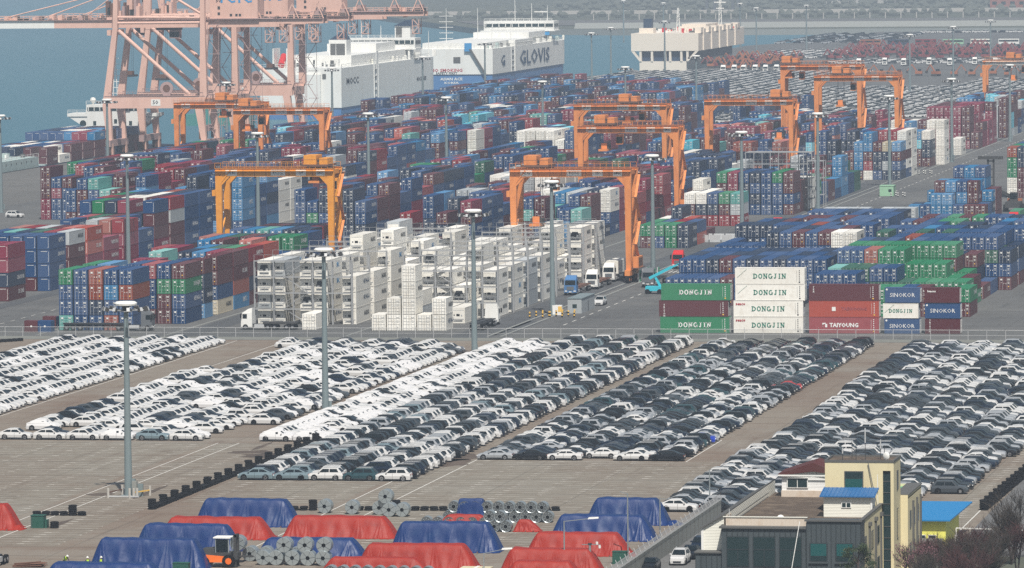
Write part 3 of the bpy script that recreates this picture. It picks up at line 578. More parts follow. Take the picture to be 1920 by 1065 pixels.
# --- right-hand yard
B='bbbbbbbbbnnm'
block('the blue bank',-170.9,11,2.58,[(1052,F40),(1068,F40),(1081,F40),(1094,F40),(1113,F40),(1127,F40),(1140,F40),(1153,F40),(1166,F40),(1179,F40),(1192,F40),(1256,F20)],
  lambda r,c,g:[2,3,3,3,4,4,4,4,4,4,4,3][r]-(r>4 and g.random()<.22)-(1 if (r in(4,5) and c<4) else 0)-(1 if (r>7 and r<11 and c<3) else 0),pal=lambda r:B if r<11 else 'yyw',H=2.6,seed=70,keep=.35,
  ov={(0,9):'n',(0,10):'',(1,3):'bbm',(1,7):'bnn',(4,10):'bbww',(4,9):'bbww',(6,6):'bbbo',(7,3):'bbbm',(11,9):'',(11,10):''})
block('the mixed bank',-138.9,11,2.58,[(1024,F40),(1042,F40),(1055,F40),(1072,F40),(1085,F40),(1098,F40),(1114.5,F40),(1128,F40),(1141,F40),(1154,F40),(1171,F40),(1218,F40)],
  lambda r,c,g:[3,3,4,4,4,4,4,4,4,4,4,3][r]-(g.random()<.3 and r>3),pal=lambda r:['bbn','gdtb','bbno','ggggm','bbbmn','bbomb','bbnmd','bblbbn','bbgbnd','blgbm','bmbg','bmbn'][r],H=2.6,seed=71,keep=.4,
  ov={(0,0):'bbb',(0,1):'bbb',(0,2):'bdb',(0,3):'nb',(0,4):'gg',(0,5):'gg',(0,6):'bb',(0,7):'mm',(0,8):'b',(0,9):'b',(0,10):'mg',
      (1,0):'bbt',(1,1):'bdd',(1,2):'bbd',(1,3):'bdb',(1,4):'bdb',(1,5):'bd',(1,6):'gg',(1,7):'gg',(1,8):'gg',(1,9):'gg',(1,10):'',
      (2,0):'bmbb',(2,1):'bmbb',(2,2):'bboo',(2,3):'gggg',(2,4):'gggg',(2,5):'ggg',(2,6):'ggg',(2,7):'ggg',(2,8):'gg',(2,9):'gm',(2,10):'',
      (3,3):'gggg',(3,4):'gggg',(3,5):'gggg',(3,6):'gggg',(3,7):'ggmg',(3,8):'gg',(3,9):'m',(3,10):'',
      (6,6):'bmmb',(6,7):'mmmb',(6,8):'mnmb',(6,9):'bbdb',(6,10):'mbn',(5,6):'bmmb',(5,7):'obmb',(5,8):'mnob',(5,9):'bbdb',(5,10):'mbn',(4,8):'mnm',(4,9):'b',(4,10):''})
block('the handler bank',-156.9,8,2.58,[(1320,F20),(1328,F20),(1336,F20),(1345,F40)],[[2,2,3,3,2,2,2,0],[2,2,4,4,4,4,2,0],[0,3,4,4,4,4,3,0],[0,0,0,5,5,5,3,0]],seed=72,pal='lllbnmm',keep=.25)
block('the yard edge bank',-147.8,10,2.6,[(1458,F40),(1471,F40),(1484,F40)],[[5]*10,[5]*10,[5]*10],seed=73,pal='mmrobnwgt',keep=.3)
block('the low edge row',-122,8,2.6,[(1262,F40)],[[1,1,2,1,1,2,1,1]],seed=74,pal='mmby')
# ships' deck cargo
block('the feeder ship deck',-481.5,9,2.5,[(1662,F40),(1676,F40),(1690,F40),(1704,F40),(1718,F40),(1732,F40),(1746,F40),(1760,F40)],[[1,2,2,1,2,1,2,1,2],[2,2,2,2,2,2,2,2,1],[2]*9,[2]*9,[3]*9,[3]*9,[3]*9,[3]*9],seed=80,pal='mmkbblnw',ends='blank',H=2.6)
ITEMS.sort(key=lambda i:i['d'])
nb=nr_=0
GN={}
for i in ITEMS:
    isr=i['reef'] and i['d']<1200
    cn=CC[i['ck']][0]
    if isr and nr_<190: nr_+=1; lab=f"{cn} reefer box, {od(i['t'])} tier, {od(i['c'])} column, {od(i['r'])} row, {i['blk']}"
    elif not i['reef'] and nb<300: nb+=1; lab=f"{cn} container, {od(i['t'])} tier, {od(i['c'])} column, {od(i['r'])} row, {i['blk']}"
    else:
        stuff_container(i['ck'],i['x'],i['y'],i['z'],i['L'],i['H'],i['end'],i['logo'],STUFF); continue
    thing_container(i['ck'],i['x'],i['y'],i['z'],i['L'],i['H'],i['end'],i['logo'],lab,name='refrigerated_container' if isr else 'shipping_container',cat='reefer container' if isr else 'container',group='stacked reefer containers' if isr else 'stacked shipping containers')
STUFF.build('distant_shipping_containers',kind='stuff',label='tightly stacked coloured shipping containers filling the yard towards the quay')
# --- the long stacks facing the fence
def side_container(ck,x0,x1,z,H,label,y=982.3,txt=None,extra=()):
    L=x1-x0; xc=(x0+x1)/2
    o=thing_container(ck,xc,y+1.22,z,L,H,'door',None,label,rz=R(90),group='long stacks along the chain link fence')
    # child lettering sits on the long face towards the fence (local +X rotated to face -Y)
    def put_lab(A,dx,dz,nm='lettering'):
        mb=MB(); V=A[0]; V2=np.stack([V[:,1],-V[:,0],V[:,2]],1); mb.put((V2,)+A[1:]); p=mb.build(nm,o); p.location=(-1.262,-dx,H*.5+dz); return p
    o.rotation_euler=(0,0,R(90))
    if txt: put_lab(txt,0,0)
    for (A,dx,dz) in extra: put_lab(A,dx,dz,'marking')
    return o
dj_w=stroke_letters('DONGJIN',.88,'txt_w'); dj_g=stroke_letters('DONGJIN',.88,'txt_g'); dj_s=stroke_letters('DONGJIN',.62,'txt_g')
def code(mt,k=1.):
    mb=MB(); rg=random.Random(int(k*100)); 
    for i in range(6): mb.quad([(-.06,0,.9-i*.33),(.08,0,.9-i*.33),(.08,0,.9-i*.33+.17),(-.06,0,.9-i*.33+.17)],mt)
    mb.quad([(-.45,0,-.9),(-.42,0,-.9),(-.42,0,1.),(-.45,0,1.)],mt); mb.quad([(-.1,0,-1.15),(.15,0,-1.15),(.15,0,-.92),(-.1,0,-.92)],'warn' if mt!='txt_k' else mt); return mb.arr()
cw=code('txt_w'); ckk=code('txt_k',2.)
def diag():
    mb=MB(); [mb.bar((-.7+i*.28,0,-.7+i*.24),(-.7+i*.28+.2,0,-.7+i*.24+.2),.10,'txt_g',.01) for i in range(6)]; return mb.arr()
sea=text_arr('seaco',.75,'txt_r',.02); Hh=2.86
def vtext(s): 
    mb=MB()
    for i,ch in enumerate(s): mb.put(text_arr(ch,.42,'txt_w',.01),(0,0,.6-i*.38))
    return mb.arr()
side_container('g',-160.6,-148.4,0,Hh,'green long container at the bottom of its stack below a maroon one',txt=dj_w,extra=((cw,5.3,0),))
side_container('m',-160.8,-148.6,Hh,Hh,'maroon long container between two green ones by the fence',extra=((cw,5.2,0),(vtext('TRITON'),-5.2,0)))
side_container('g',-160.4,-148.2,2*Hh,Hh,'green long container on top of the maroon one by the fence',txt=dj_w,extra=((cw,5.2,0),))
for i,(dx,e) in enumerate(((0,1),(0,1),(.35,0),(.3,0))):
    side_container('w',-147.6+dx,-135.4+dx,i*Hh,Hh,['white long container at the very bottom of the white stack of four','white long container second from the bottom of the white stack of four','white long container third from the bottom of the white stack of four','white long container topmost in the white stack of four'][i],
      txt=dj_g,extra=((ckk,5.2,0),)+(((sea,-4.9,.85),) if e else ((diag(),-5.,.5),)))
dw=MB(); dw.quad([(-.3,0,-.35),(.35,0,-.35),(.35,0,.35),(-.3,0,.35)],'plate')
flag=MB(); flag.quad([(-.5,0,.1),(.1,0,.3),(.1,0,.45),(-.5,0,.4)],'txt_w'); flag.quad([(0,0,-.35),(.35,0,-.35),(.35,0,.25),(0,0,.25)],'txt_w'); flag.bar((-.35,0,-.4),(-.5,0,.3),.1,'txt_w',.01)
side_container('r',-134.3,-122.1,0,Hh,'bright red long container with a white emblem at the bottom of its stack',txt=text_arr('TAIYOUNG',.98,'txt_w',.035),extra=((cw,5.2,0),(flag.arr(),-3.3,0)))
side_container('x',-134.3,-122.1,Hh,Hh,'faded orange red long container in the middle of its stack',extra=((cw,5.3,0),(dw.arr(),-1.8,0),(text_arr('TAEWOONG',.75,'c_r',.02),1.8,0)))
side_container('m',-134.3,-122.1,2*Hh,Hh,'dark maroon long container on top of the faded orange red one',extra=((cw,5.1,0),(vtext('TEX'),-5.3,.3)))
sk=text_arr('SINOKOR',1.0,'txt_w',.0)
def ball():
    mb=MB(); mb.cyl((0,0.0,0),(0,.01,0),.17,'txt_w',12); return mb.arr()
side_container('b',-121.1,-115.0,0,2.62,'small blue container under the small white one by the fence',txt=sk,extra=((ball(),-2.72,1.0),))
side_container('w',-121.3,-115.2,2.68,2.62,'small white container with green letters between two blue ones',txt=dj_s,extra=((diag(),-2.1,.4),))
side_container('b',-121.0,-114.9,5.4,2.62,'small blue container on top of the small white one',txt=sk,extra=((ball(),-2.72,1.0),))
side_container('m',-114.0,-107.9,0,2.62,'small maroon container at the bottom of the last stack by the fence',extra=((vtext('TRITON'),-2.2,.4),))
side_container('b',-114.0,-107.9,2.68,2.62,'small blue container between two maroon ones in the last stack',txt=sk,extra=((ball(),-2.72,1.0),))
side_container('m',-114.1,-108.0,5.4,2.62,'small maroon container with a grey roof on top of the last stack',extra=((text_arr('beacon',.5,'txt_w',.02),-1.8,.7),))
for i,(ck,x) in enumerate((('r',-275.7),('b',-272.9),('m',-272.4),('b',-269.6),('n',-266.9))):
    pass
# ------------------------------------------------------------------ the car parks
random.seed(77)
CARL=[]
def lot(name,x0,nc,px,y0,y1,kinds,paints,rz,front=None,gap=0.,pitch=2.45,jit=.12,xs=None,wrapf=None):
    rng=random.Random(len(name)*7+nc); r=0; y=y0
    while y<y1:
        for c in range(nc):
            if front and not front(r,c): continue
            if rng.random()<gap and r>0: continue
            k=rng.choice(kinds); p=rng.choice(paints)
            if wrapf and rng.random()<wrapf: k='wrapped'; p='w'
            x=x0+px*(c+.5)+rng.uniform(-jit,jit)*2+(xs(r) if xs else 0)
            CARL.append([k,p,x,y+rng.uniform(-jit,jit),rz+rng.uniform(-.012,.012),name,c,r])
        r+=1; y+=pitch
lot('the mast row park',-221.4,7,5.02,773.5,948,['crossover']*4+['suv','sedan'],'wwwwwwwwwwkng',math.pi,gap=.17,pitch=2.85,front=lambda r,c:(c<6 or r>8) and not(r in(1,2,3,4) and c in (0,)) and not (c==6 and r>58) and not (c==0 and 40<r<60) and not (r in (2,5) and c%2) ,wrapf=.12)
lot('the far quay side park',-262,6,5.02,812,953,['sedan','crossover','crossover'],'wwwwwwwk',math.pi,gap=.03,pitch=2.8,wrapf=.05,front=lambda r,c: True)
lot('the white film park',-183.6,2,5.0,773.5,950,['crossover','sedan'],'wwwwwwk',math.pi,gap=.03,pitch=2.85,wrapf=.45)
lot('the tyre wall park',-173.4,5,4.58,719.5,955,['suv']*4+['crossover'],'wwwwwkkkkknngssu',0,gap=.05,pitch=2.9,front=lambda r,c: not(r<1 and c>4) and not(r<3 and c==3 and r>0))
lot('the central sedan park',-147.4,6,4.68,749.5,954,['sedan']*3+['suv'],'kkkkknnwwwsssggt',0,gap=.04,pitch=2.85,front=lambda r,c: not(r in(0,) and c==3) and (c<6))
lot('the wall side park',-112.6,7,5.1,685,950,['suv','suv','crossover','crossover','sedan'],'kkkkknnnwwwwwggsss',math.pi,gap=.02,pitch=2.75,xs=lambda r:1.2 if 26<r<62 else 0,front=lambda r,c: not (c==6 and r<9) and not(c==5 and r<4))
CARL.sort(key=lambda c:math.hypot(c[2],c[3])-(600 if (c[7]==0) else 0))
# hand-set colours of the front rows
SETC={('the mast row park',0):'wwwwuw',('the tyre wall park',0):'uuwtw',('the central sedan park',0):'skww'+'wk'}
PN={'w':'white','k':'black','n':'navy','s':'silver','u':'grey-blue','g':'grey','t':'dark teal','b':'bright blue','r':'red'}
CSTUFF=MB(); n=0
def hidden(c):   # behind the office building or above the frame edge
    return c[5]=='the wall side park' and c[3]<712 and c[2]>-97
for k,p,x,y,rz,nm,c,r in CARL:
    if (nm,r) in SETC and c<len(SETC[(nm,r)]): p=SETC[(nm,r)][c]; k={'the mast row park':['crossover','crossover','crossover','wrapped','crossover','crossover'][min(c,5)],'the tyre wall park':['crossover','crossover','suv','suv','suv'][min(c,4)],'the central sedan park':'sedan'}[nm]
    if nm=='the central sedan park' and r==9 and c==5: p='b'
    if nm=='the central sedan park' and r==40 and c==5: p='r'
    if n<300 and not hidden((k,p,x,y,rz,nm)):
        n+=1; kn={'sedan':'saloon','suv':'SUV','crossover':'crossover','wrapped':'film-wrapped car'}[k]
        lab=f"{PN[p] if k!='wrapped' else 'white'} {kn}, {od(c)} across in the {od(r)} line of {nm}"
        place_car(k,'p_'+p,x,y,rz,lab,'new cars parked in tight lines',lights=(n<=70))
    else: CSTUFF.put(CAR_A[k],(x,y,0),rz,'p_'+p)
# cars far beyond the container yard
def farlot(x0,x1,y0,y1,px,py,rz,paints='wwwwwkg',gap=.05,kinds=('suv','sedan'),jit=0.):
    y=y0
    while y<y1:
        x=x0
        while x<x1:
            if random.random()>gap: CSTUFF.put(FARCAR,(x+random.uniform(-jit,jit),y+random.uniform(-jit,jit)*.6,0),rz+random.choice([0,0,math.pi])+random.uniform(-.3,.3)*min(1,jit),'p_'+random.choice(paints))
            x+=px
        y+=py
f=MB(); f.hexa([(-2.3,-.9,.25),(2.3,-.9,.25),(2.3,.9,.25),(-2.3,.9,.25),(-2.2,-.85,.95),(2.2,-.85,1.05),(2.2,.85,1.05),(-2.2,.85,.95)],'PAINT')
f.hexa([(-1.1,-.84,.98),(2.1,-.84,1.04),(2.1,.84,1.04),(-1.1,.84,.98),(-.4,-.7,1.45),(1.6,-.7,1.5),(1.6,.7,1.5),(-.4,.7,1.45)],'glass'); f.box(-.45,1.6,-.68,.68,1.5,1.58,'PAINT')
for x in (-1.4,1.4): f.box(x-.35,x+.35,-.93,.93,0,.6,'black')
FARCAR=f.arr()
for (x0,x1) in ((-443,-425),(-422,-404),(-400,-380),(-376,-352),(-348,-332)):
    farlot(x0,x1,2215 if x0>-420 else 2270,2640,5.2,3.6,0)
farlot(-443,-392,2175,2215,5.2,4.2,0)
farlot(-332,-264,1990,2380,5.9,4.4,.2,gap=.10,paints='wwwwwwsg',jit=1.2); farlot(-262,-228,2040,2490,5.9,4.4,.2,gap=.10,paints='wwwwwwsg',jit=1.2); farlot(-324,-262,1995,2010,5.4,3.,0)
farlot(-205,-120,2240,2330,6,5,.1,gap=.1)
farlot(-150,-125,1560,1640,5,2.6,math.pi,'kkknnw',gap=.1)
farlot(-408,-250,3516,3530,5.4,5,.0,'wwwwk'); farlot(-404,-386,2745,2775,6,9,.0,'kkn'); farlot(-372,-270,2790,2850,6.5,8,.1,'wwwksg',gap=.25); farlot(-430,-380,2900,3060,7,9,.2,'wwwwsg',gap=.3); farlot(-460,-400,3240,3480,9,14,.3,'kkgnss',gap=.2)
CSTUFF.build('distant_parked_cars',kind='stuff',label='hundreds of white and dark new cars parked in tight lines')
# ------------------------------------------------------------------ rubber tyred gantry cranes
def rtg(x0,y0,H,num,paint,label,trolley=.45,hoist=8.,span=24.6,ny=7.6,beam=None,left_leg_only=False):
    ro=empty('gantry_crane',(x0,y0,0),label=label,category='gantry crane',group='orange gantry cranes over the stacks')
    W=1.35
    def leg(x,y,in_):
        mb=MB(); t=W*.5; b=W*.36
        mb.hexa([(x-b,y-b,1.9),(x+b,y-b,1.9),(x+b,y+b,1.9),(x-b,y+b,1.9),(x-t,y-t,H-1.6),(x+t,y-t,H-1.6),(x+t,y+t,H-1.6),(x-t,y+t,H-1.6)],paint)
        if in_: mb.prismY([(x+(t if in_>0 else -t),H-3.4),(x+(t+1.6)*1. if in_>0 else x-t-1.6,H-1.7),(x+(t if in_>0 else -t),H-1.7)][::1 if in_<0 else -1],y-t*.9,y+t*.9,paint)
        return mb
    for x,i in ((W/2,1),(span-W/2,-1)):
        for y in (W/2,ny): leg(x,y,i).build('leg',ro)
    for k,y in enumerate((W/2,ny)):
        g=MB(); g.box(0,span,y-.62,y+.62,H-1.65,H,beam or paint); g.box(0,span,y-.8,y+.8,H,H+.07,'rust'); 
        for x in np.arange(1,span,2.4): g.box(x-.04,x+.04,y-.66,y-.62,H-1.6,H-.05,'rust')
        gb=g.build('girder',ro)
        h=MB()
        for z in (.55,1.1): h.box(0,span,y-.82,y-.78,H+z-.03,H+z+.03,'rust' if z<1 else paint)
        for x in np.arange(0,span+.1,1.23): h.box(x-.03,x+.03,y-.82,y-.78,H,H+1.12,paint)
        h.box(0,span,y-1.25,y-.62,H-.55,H-.48,paint); h.box(0,span,y-1.25,y-1.21,H+.0,H+.06,paint)
        h.build('railing',ro)
    for x in (W/2,span-W/2):
        s=MB(); s.box(x-.55,x+.55,-1.2,ny+1.6,1.5,2.6,paint); s.build('sill_beam',ro); s=MB(); s.box(x-.4,x+.4,0,ny,H-1.2,H-.3,paint); s.build('top_beam',ro); s=MB()
        s.bar((x,W/2,H*.36),(x,ny-.5,H*.62),.28,paint); s.bar((x,W/2,H*.62),(x,ny-.5,H*.62),.28,paint); s.build('side_brace',ro)
        for y in (-.7,1.1,ny-1.1,ny+.9):
            wmb=MB(); wmb.cyl((-.35,0,0),(.35,0,0),.75,'rubber',14); wmb.cyl((-.38,0,0),(.38,0,0),.35,'rtg',8)
            o=wmb.build('wheel',ro); o.location=(x,y,.75)
    # engine house and ladder on the landward side
    e=MB(); x=span+.1; e.box(x,x+1.1,1.2,ny-1,3.0,5.2,paint); e.box(x+1.1,x+1.16,1.6,ny-1.6,3.4,4.9,'rust'); e.box(x-.2,x+1.4,.6,ny-.4,2.85,3.0,'rust'); e.build('engine_house',ro)
    l=MB()
    for k in range(4):
        z0=3+k*(H-4)/4; z1=3+(k+1)*(H-4)/4; a,b=(1.2,ny-1.5) if k%2 else (ny-1.5,1.2)
        l.bar((x+.6,a,z0),(x+.6,b,z1),.55,'rtg',.12); l.bar((x+.35,a,z0+1),(x+.35,b,z1+1),.06,paint); l.box(x,x+1.1,b-.6,b+.6,z1-.08,z1,'rust'); l.bar((x+1.,b-.5,z1+.9),(x+1.,b+.5,z1+.9),.06,paint)
    l.build('stairway',ro)
    t=MB(); tx=span*trolley
    t.box(tx-2.6,tx+3.0,-.2,ny+.6,H+.35,H+.75,'rust'); t.box(tx-2.2,tx+.4,1.,ny-1,H+.75,H+2.6,paint); t.box(tx+1.,tx+2.7,1.2,ny-1.2,H+.75,H+2.0,paint); t.cyl((tx+.6,2,H+1.2),(tx+.6,ny-2,H+1.2),.5,'dark',10)
    for yy in (-.2,ny+.6): t.box(tx-2.6,tx+3,yy-.03,yy+.03,H+1.7,H+1.78,'rust')
    t.box(tx-2.7,tx-2.5,0,.4,H+.7,H+2.2,'dark'); t.build('trolley',ro)
    c=MB(); c.box(tx+3.0,tx+4.6,1.6,3.8,H-4.4,H-2.1,paint); c.box(tx+3.1,tx+4.5,1.56,1.6,H-4.2,H-2.6,'glass'); c.box(tx+3.2,tx+3.4,2,2.2,H-2.1,H+.4,'dark'); c.build('operator_cab',ro)
    s=MB(); zh=H-hoist
    s.box(tx-1.1,tx+1.1,0.2,ny-1.2,zh,zh+.45,'rtg'); s.box(tx-1.2,tx+1.2,ny/2-1.6,ny/2+1.2,zh+.45,zh+1.5,'steel_d'); s.box(tx-.7,tx+.7,ny/2-1.8,ny/2-1.5,zh+.5,zh+1.9,'rtg')
    for dx in (-1,1):
        for dy in (-1.2,1.0): s.bar((tx+dx,ny/2+dy,zh+1.4),(tx+dx*.8,ny/2+dy,H+.3),.07,'dark')
    s.build('spreader',ro)
    y=W/2-.66
    for (a,b,tx_) in ((2.2,4.6,'SWL 40.6'),(11.6,14.6,'PCTC'),(16.8,18.9,num),(21,22.8,'RMGC')):
        sg=MB(); sg.box(a,b,y-.03,y,H-1.45,H-.3,'plate'); sg.put(text_arr(tx_,.72,'txt_k',.015,'-Y',(b-a)/max(2.4,len(tx_)*.48)*.92),((a+b)/2,y-.045,H-.87))
        if tx_=='PCTC': sg.box(a+.08,b-.08,y-.036,y-.03,H-1.37,H-1.30,'txt_n'); sg.box(a+.08,b-.08,y-.036,y-.03,H-.45,H-.38,'txt_n')
        sg.build('sign',ro)
    n=MB()
    for k,ch in enumerate(num): n.put(text_arr(ch,1.15,'txt_k',.02),(W/2,-.08+.05,H*.33-k*1.3))
    n.build('number',ro)
    br=MB(); br.bar((-.35,W/2-.5,H-4.8),(3.2,W/2-.66,H-.3),.22,paint); br.box(-.7,0,0,1.2,H-5.6,H-4.4,paint); br.build('bracket',ro)
    return ro
rtg(-212.9,1116.7,22.8,'207','rtg','orange gantry crane numbered 207 standing over the white reefer racks',trolley=.2,hoist=11.5)
rtg(-274.6,1121.4,22.8,'209','rtg_o','yellow orange gantry crane numbered 209 beside the reefer lane',trolley=.83,hoist=3.)
rtg(-239.6,1344.1,22.9,'202','rtg','orange gantry crane numbered 202 with its engine frame down by the runway',trolley=.25,hoist=-1+7)
rtg(-261.9,1463.9,24.2,'223','rtg','orange gantry crane numbered 223 just behind the one numbered 202',trolley=.57,hoist=5)
rtg(-239.5,1542.0,22.8,'26','rtg','orange gantry crane numbered 26 with its trolley box above the far leg',trolley=.83,hoist=11)
rtg(-220.9,1628.8,26.8,'201','rtg','orange gantry crane numbered 201 in front of the far car lots',trolley=.3,hoist=9)
rtg(-241.6,1706.3,27.9,'204','rtg','tall orange gantry crane overlapped by the crane numbered 201',trolley=.1,hoist=4)
rtg(-354.2,1467.4,23.3,'2003','rtg','orange gantry crane numbered 2003 whose girder passes the pink ship crane',trolley=.14,hoist=6)
rtg(-376.0,1489.5,24.2,'206','rtg','orange gantry crane behind crane 2003 with its cab under the girder',trolley=.55,hoist=4)
rtg(-205.4,1943.0,23.,'219','rtg','orange gantry crane with a pale girder cut by the picture edge',trolley=.42,hoist=7,beam='ship_c')
# ------------------------------------------------------------------ ship-to-shore cranes
def sts(y0,label,house=True,trx=13,back=70,num='102',boom=-45):
    ro=empty('ship_crane',(-458.6,y0,0),label=label,category='ship crane',group='pink ship-to-shore cranes on the quay')
    G=30.5; D=17.
    for fy in (0,D):
        for sx,nm in ((0,0),(G,1)):
            l=MB(); dy=.9
            if nm==0: pts=[(0.3,0.),(-.9,15.2),(-.6,18.6),(2.2,39.5),(2.6,52.)]
            else: pts=[(G+.6,0.),(G-1.6,15.2),(G,18.6),(G,39.5),(G,50.)]
            for i in range(4):
                (xa,za),(xb,zb)=pts[i],pts[i+1]; wa=[.95,1.9,1.7,1.15,1.0][i]/1.5*1.0; wb=[.95,1.9,1.7,1.15,1.0][i+1]/1.5
                l.hexa([(xa-wa,fy-dy,za),(xa+wa,fy-dy,za),(xa+wa,fy+dy,za),(xa-wa,fy+dy,za),(xb-wb,fy-dy,zb),(xb+wb,fy-dy,zb),(xb+wb,fy+dy,zb),(xb-wb,fy+dy,zb)],'pink')
            l.build('leg',ro)
        b=MB(); b.box(-1.6,G+.5,fy-.8,fy+.8,14.6,18.4,'pink'); b.box(-1.6,G+.5,fy-1.0,fy+1.0,18.4,18.5,'pinkd')
        for x in np.arange(0,G,1.6): b.box(x-.04,x+.04,fy-1.0,fy-.95,18.5,19.6,'pinkd')
        b.box(0,G,fy-1.0,fy-.95,19.5,19.58,'pinkd'); b.build('portal_beam',ro)
        d=MB(); d.cyl((3.2,fy,39.),(G-4.6,fy,18.8),.62,'pink',10); d.build('diagonal_brace',ro)
        s=MB(); s.box(G-6.2,G-2.6,fy-.7,fy+.7,18.3,18.9,'pink'); s.build('brace_foot',ro)
        h=MB(); h.cyl((3.,fy,43.2),(G-1.,fy,42.9),.4,'pink',8); h.cyl((3.,fy,41.4),(G-1,fy,41.4),.42,'pink',8); h.build('top_brace',ro)
    for x in (0,G):
        s=MB(); s.box(x-.8,x+.8,.9,D-.9,14.9,17.4,'pink'); s.build('cross_beam',ro); s=MB(); s.box(x-.8,x+.8,-3,D+3,2.6,4.6,'pinkd'); s.build('sill_beam',ro); s=MB(); s.box(x-.6,x+.6,0,D,37.5,39.2,'pink'); s.build('top_beam',ro)
        for yy in (-2,2,D-2,D+2):
            q=MB(); q.box(-.6,.6,-1.7,1.7,.3,2.6,'rust')
            for k in (-1.1,0,1.1): q.cyl((-.5,k,.5),(.5,k,.5),.42,'dark',8)
            o=q.build('bogie',ro); o.location=(x,yy,0)
    g=MB()
    for yy in (D/2-3.2,D/2+3.2):
        g.box(boom,back-14,yy-.6,yy+.6,39.8,42.2,'pink'); g.box(back-14,back,yy-.6,yy+.6,40.8,42.4,'pink'); g.box(boom,back,yy-1.2,yy-.6,42.3,42.4,'pinkd')
    for x in np.arange(boom+2,back,9): g.box(x-.3,x+.3,D/2-3,D/2+3,40.4,41.6,'pink')
    g.build('boom_girder',ro)
    r=MB()
    for yy in (D/2-3.9,D/2+3.9):
        for z in (43,43.6): r.box(boom,back,yy-.04,yy+.04,z-.05,z+.05,'pink')
        for x in np.arange(boom,back,2.): r.box(x-.05,x+.05,yy-.04,yy+.04,42.3,43.6,'pink')
    rg=random.Random(int(y0))
    for i in range(46):
        x=rg.uniform(boom+1,back-2); 
        if -2<x<4: continue
        r.box(x,x+rg.uniform(.3,1.6),D/2-rg.uniform(2.,3.6),D/2+rg.uniform(-2,3),42.4,42.8+rg.random()*1.2,rg.choice(['pink','pinkd','pink','steel_d']))
    r.build('boom_walkway',ro)
    if boom<-30:
        k=MB(); k.box(boom,boom+26,D/2-3.85,D/2-3.80,39.8,42.2,'ship_w')
        k.build('boom_panel',ro)
    m=MB(); hx=G+1.2; m.box(hx,hx+15.5,D/2-4.5,D/2+4.5,42.6,51,'pink'); m.box(hx-.3,hx+16,D/2-4.9,D/2+4.9,42.3,42.6,'pinkd'); m.box(hx+16,back-16,D/2-4.,D/2+4,42.3,42.6,'pinkd')
    for x in (hx+2.6,hx+6.5,hx+8.3,hx+9.4): m.box(x,x+.75,D/2-4.54,D/2-4.5,43.2,44.0,'dark') if x>hx+3 else (m.box(x,x+.8,D/2-4.54,D/2-4.5,43.6,44.5,'dark'),m.box(x,x+.8,D/2-4.54,D/2-4.5,45.4,46.4,'dark'))
    hm=m.build('machine_house',ro)
    t=MB(); t.put(text_arr(num,1.8,'txt_k',.02),(hx+2.9,D/2-4.56,48.2)); t.put(text_arr('PCTC',3.4,'txt_b',.12,'-Y',1.2),(hx+8.6,D/2-4.56,48.6)); t.build('lettering',hm)
    for x in (hx+17.5,hx+22,back-4):     # lattice hangers and drums of the backreach
        l=MB()
        for (a,b) in (((0,0),(0,-5)),((2.2,0),(2.2,-5)),((0,0),(2.2,-2.5)),((2.2,-2.5),(0,-5)),((0,-5),(2.2,-5)),((0,-2.5),(2.2,-2.5))): 
            for yy in (D/2-3,D/2+1): l.bar((x+a[0],yy,40+a[1]),(x+b[0],yy,40+b[1]),.22,'pink')
        l.box(x-.2,x+2.4,D/2-3,D/2+1,34.8,35.1,'pinkd'); l.build('hanging_lattice',ro)
    for x in (back-22,back-10,back-2):
        l=MB(); l.box(x-1.5,x+1.5,D/2-3,D/2+3,42.4,43.4,'steel_d'); l.bar((x-2,D/2-3,42.4),(x,D/2-3,47),.3,'pink'); l.bar((x+2,D/2-3,42.4),(x,D/2-3,47),.3,'pink'); l.box(x-1,x+1,D/2-2.6,D/2+2.6,43.4,44.6,'pinkd'); l.build('sheave_frame',ro)
    tr=MB(); tr.box(trx,trx+7,D/2-3,D/2+3,39.,39.7,'dark'); tr.box(trx+4,trx+7.2,D/2-2,D/2+1,36.4,39,'pinkd'); tr.box(trx+4.1,trx+7.1,D/2-2.06,D/2-2,36.7,38.4,'glass'); tr.box(trx-4,trx+7,D/2-3.1,D/2-3.0,39.1,39.2,'dark')
    for x in (trx+.5,trx+2.5): tr.bar((x,D/2-1,39),(x,D/2-1,24),.06,'dark'); tr.bar((x,D/2+1,39),(x,D/2+1,24),.06,'dark')
    tr.build('trolley',ro)
    sp=MB(); sp.box(trx-.2,trx+3.2,D/2-4,D/2+4,23.2,23.8,'dark'); sp.box(trx+.4,trx+2.6,D/2-1.5,D/2+1.5,23.8,25,'rust'); sp.build('spreader',ro)
    for fy in (0,D):
        st=MB(); x=G+1.6
        for k in range(8):
            z0=4+k*4.6; a,b=(.3,3.2) if k%2 else (3.2,.3)
            st.bar((x+a,fy,z0),(x+b,fy,z0+4.6),.5,'pinkd',.12); st.box(x+min(b,1.2)-.6,x+max(b,1.2)+.6,fy-.7,fy+.7,z0+4.5,z0+4.62,'pinkd'); st.box(x+b-.6,x+b+.6,fy-.72,fy-.68,z0+5.6,z0+5.68,'pinkd')
        for xx in (x,x+3.5): st.box(xx-.06,xx+.06,fy-.7,fy-.6,4,41,'pinkd')
        st.build('stair_tower',ro)
    dr=MB(); dr.cyl((18.5,-.2,20.8),(18.5,.5,20.8),2.1,'pinkd',20); dr.cyl((18.5,-.25,20.8),(18.5,-.2,20.8),1.2,'rust',14); dr.box(17.3,19.7,-.3,.6,18.5,19.4,'pinkd'); dr.build('cable_reel',ro)
    sg=MB(); sg.box(13.6,16.6,-.86,-.81,15.4,17.4,'plate'); sg.put(text_arr(num,1.7,'txt_k',.03,'-Y',1.1),(15.0,-.88,16.4)); sg.build('sign',ro)
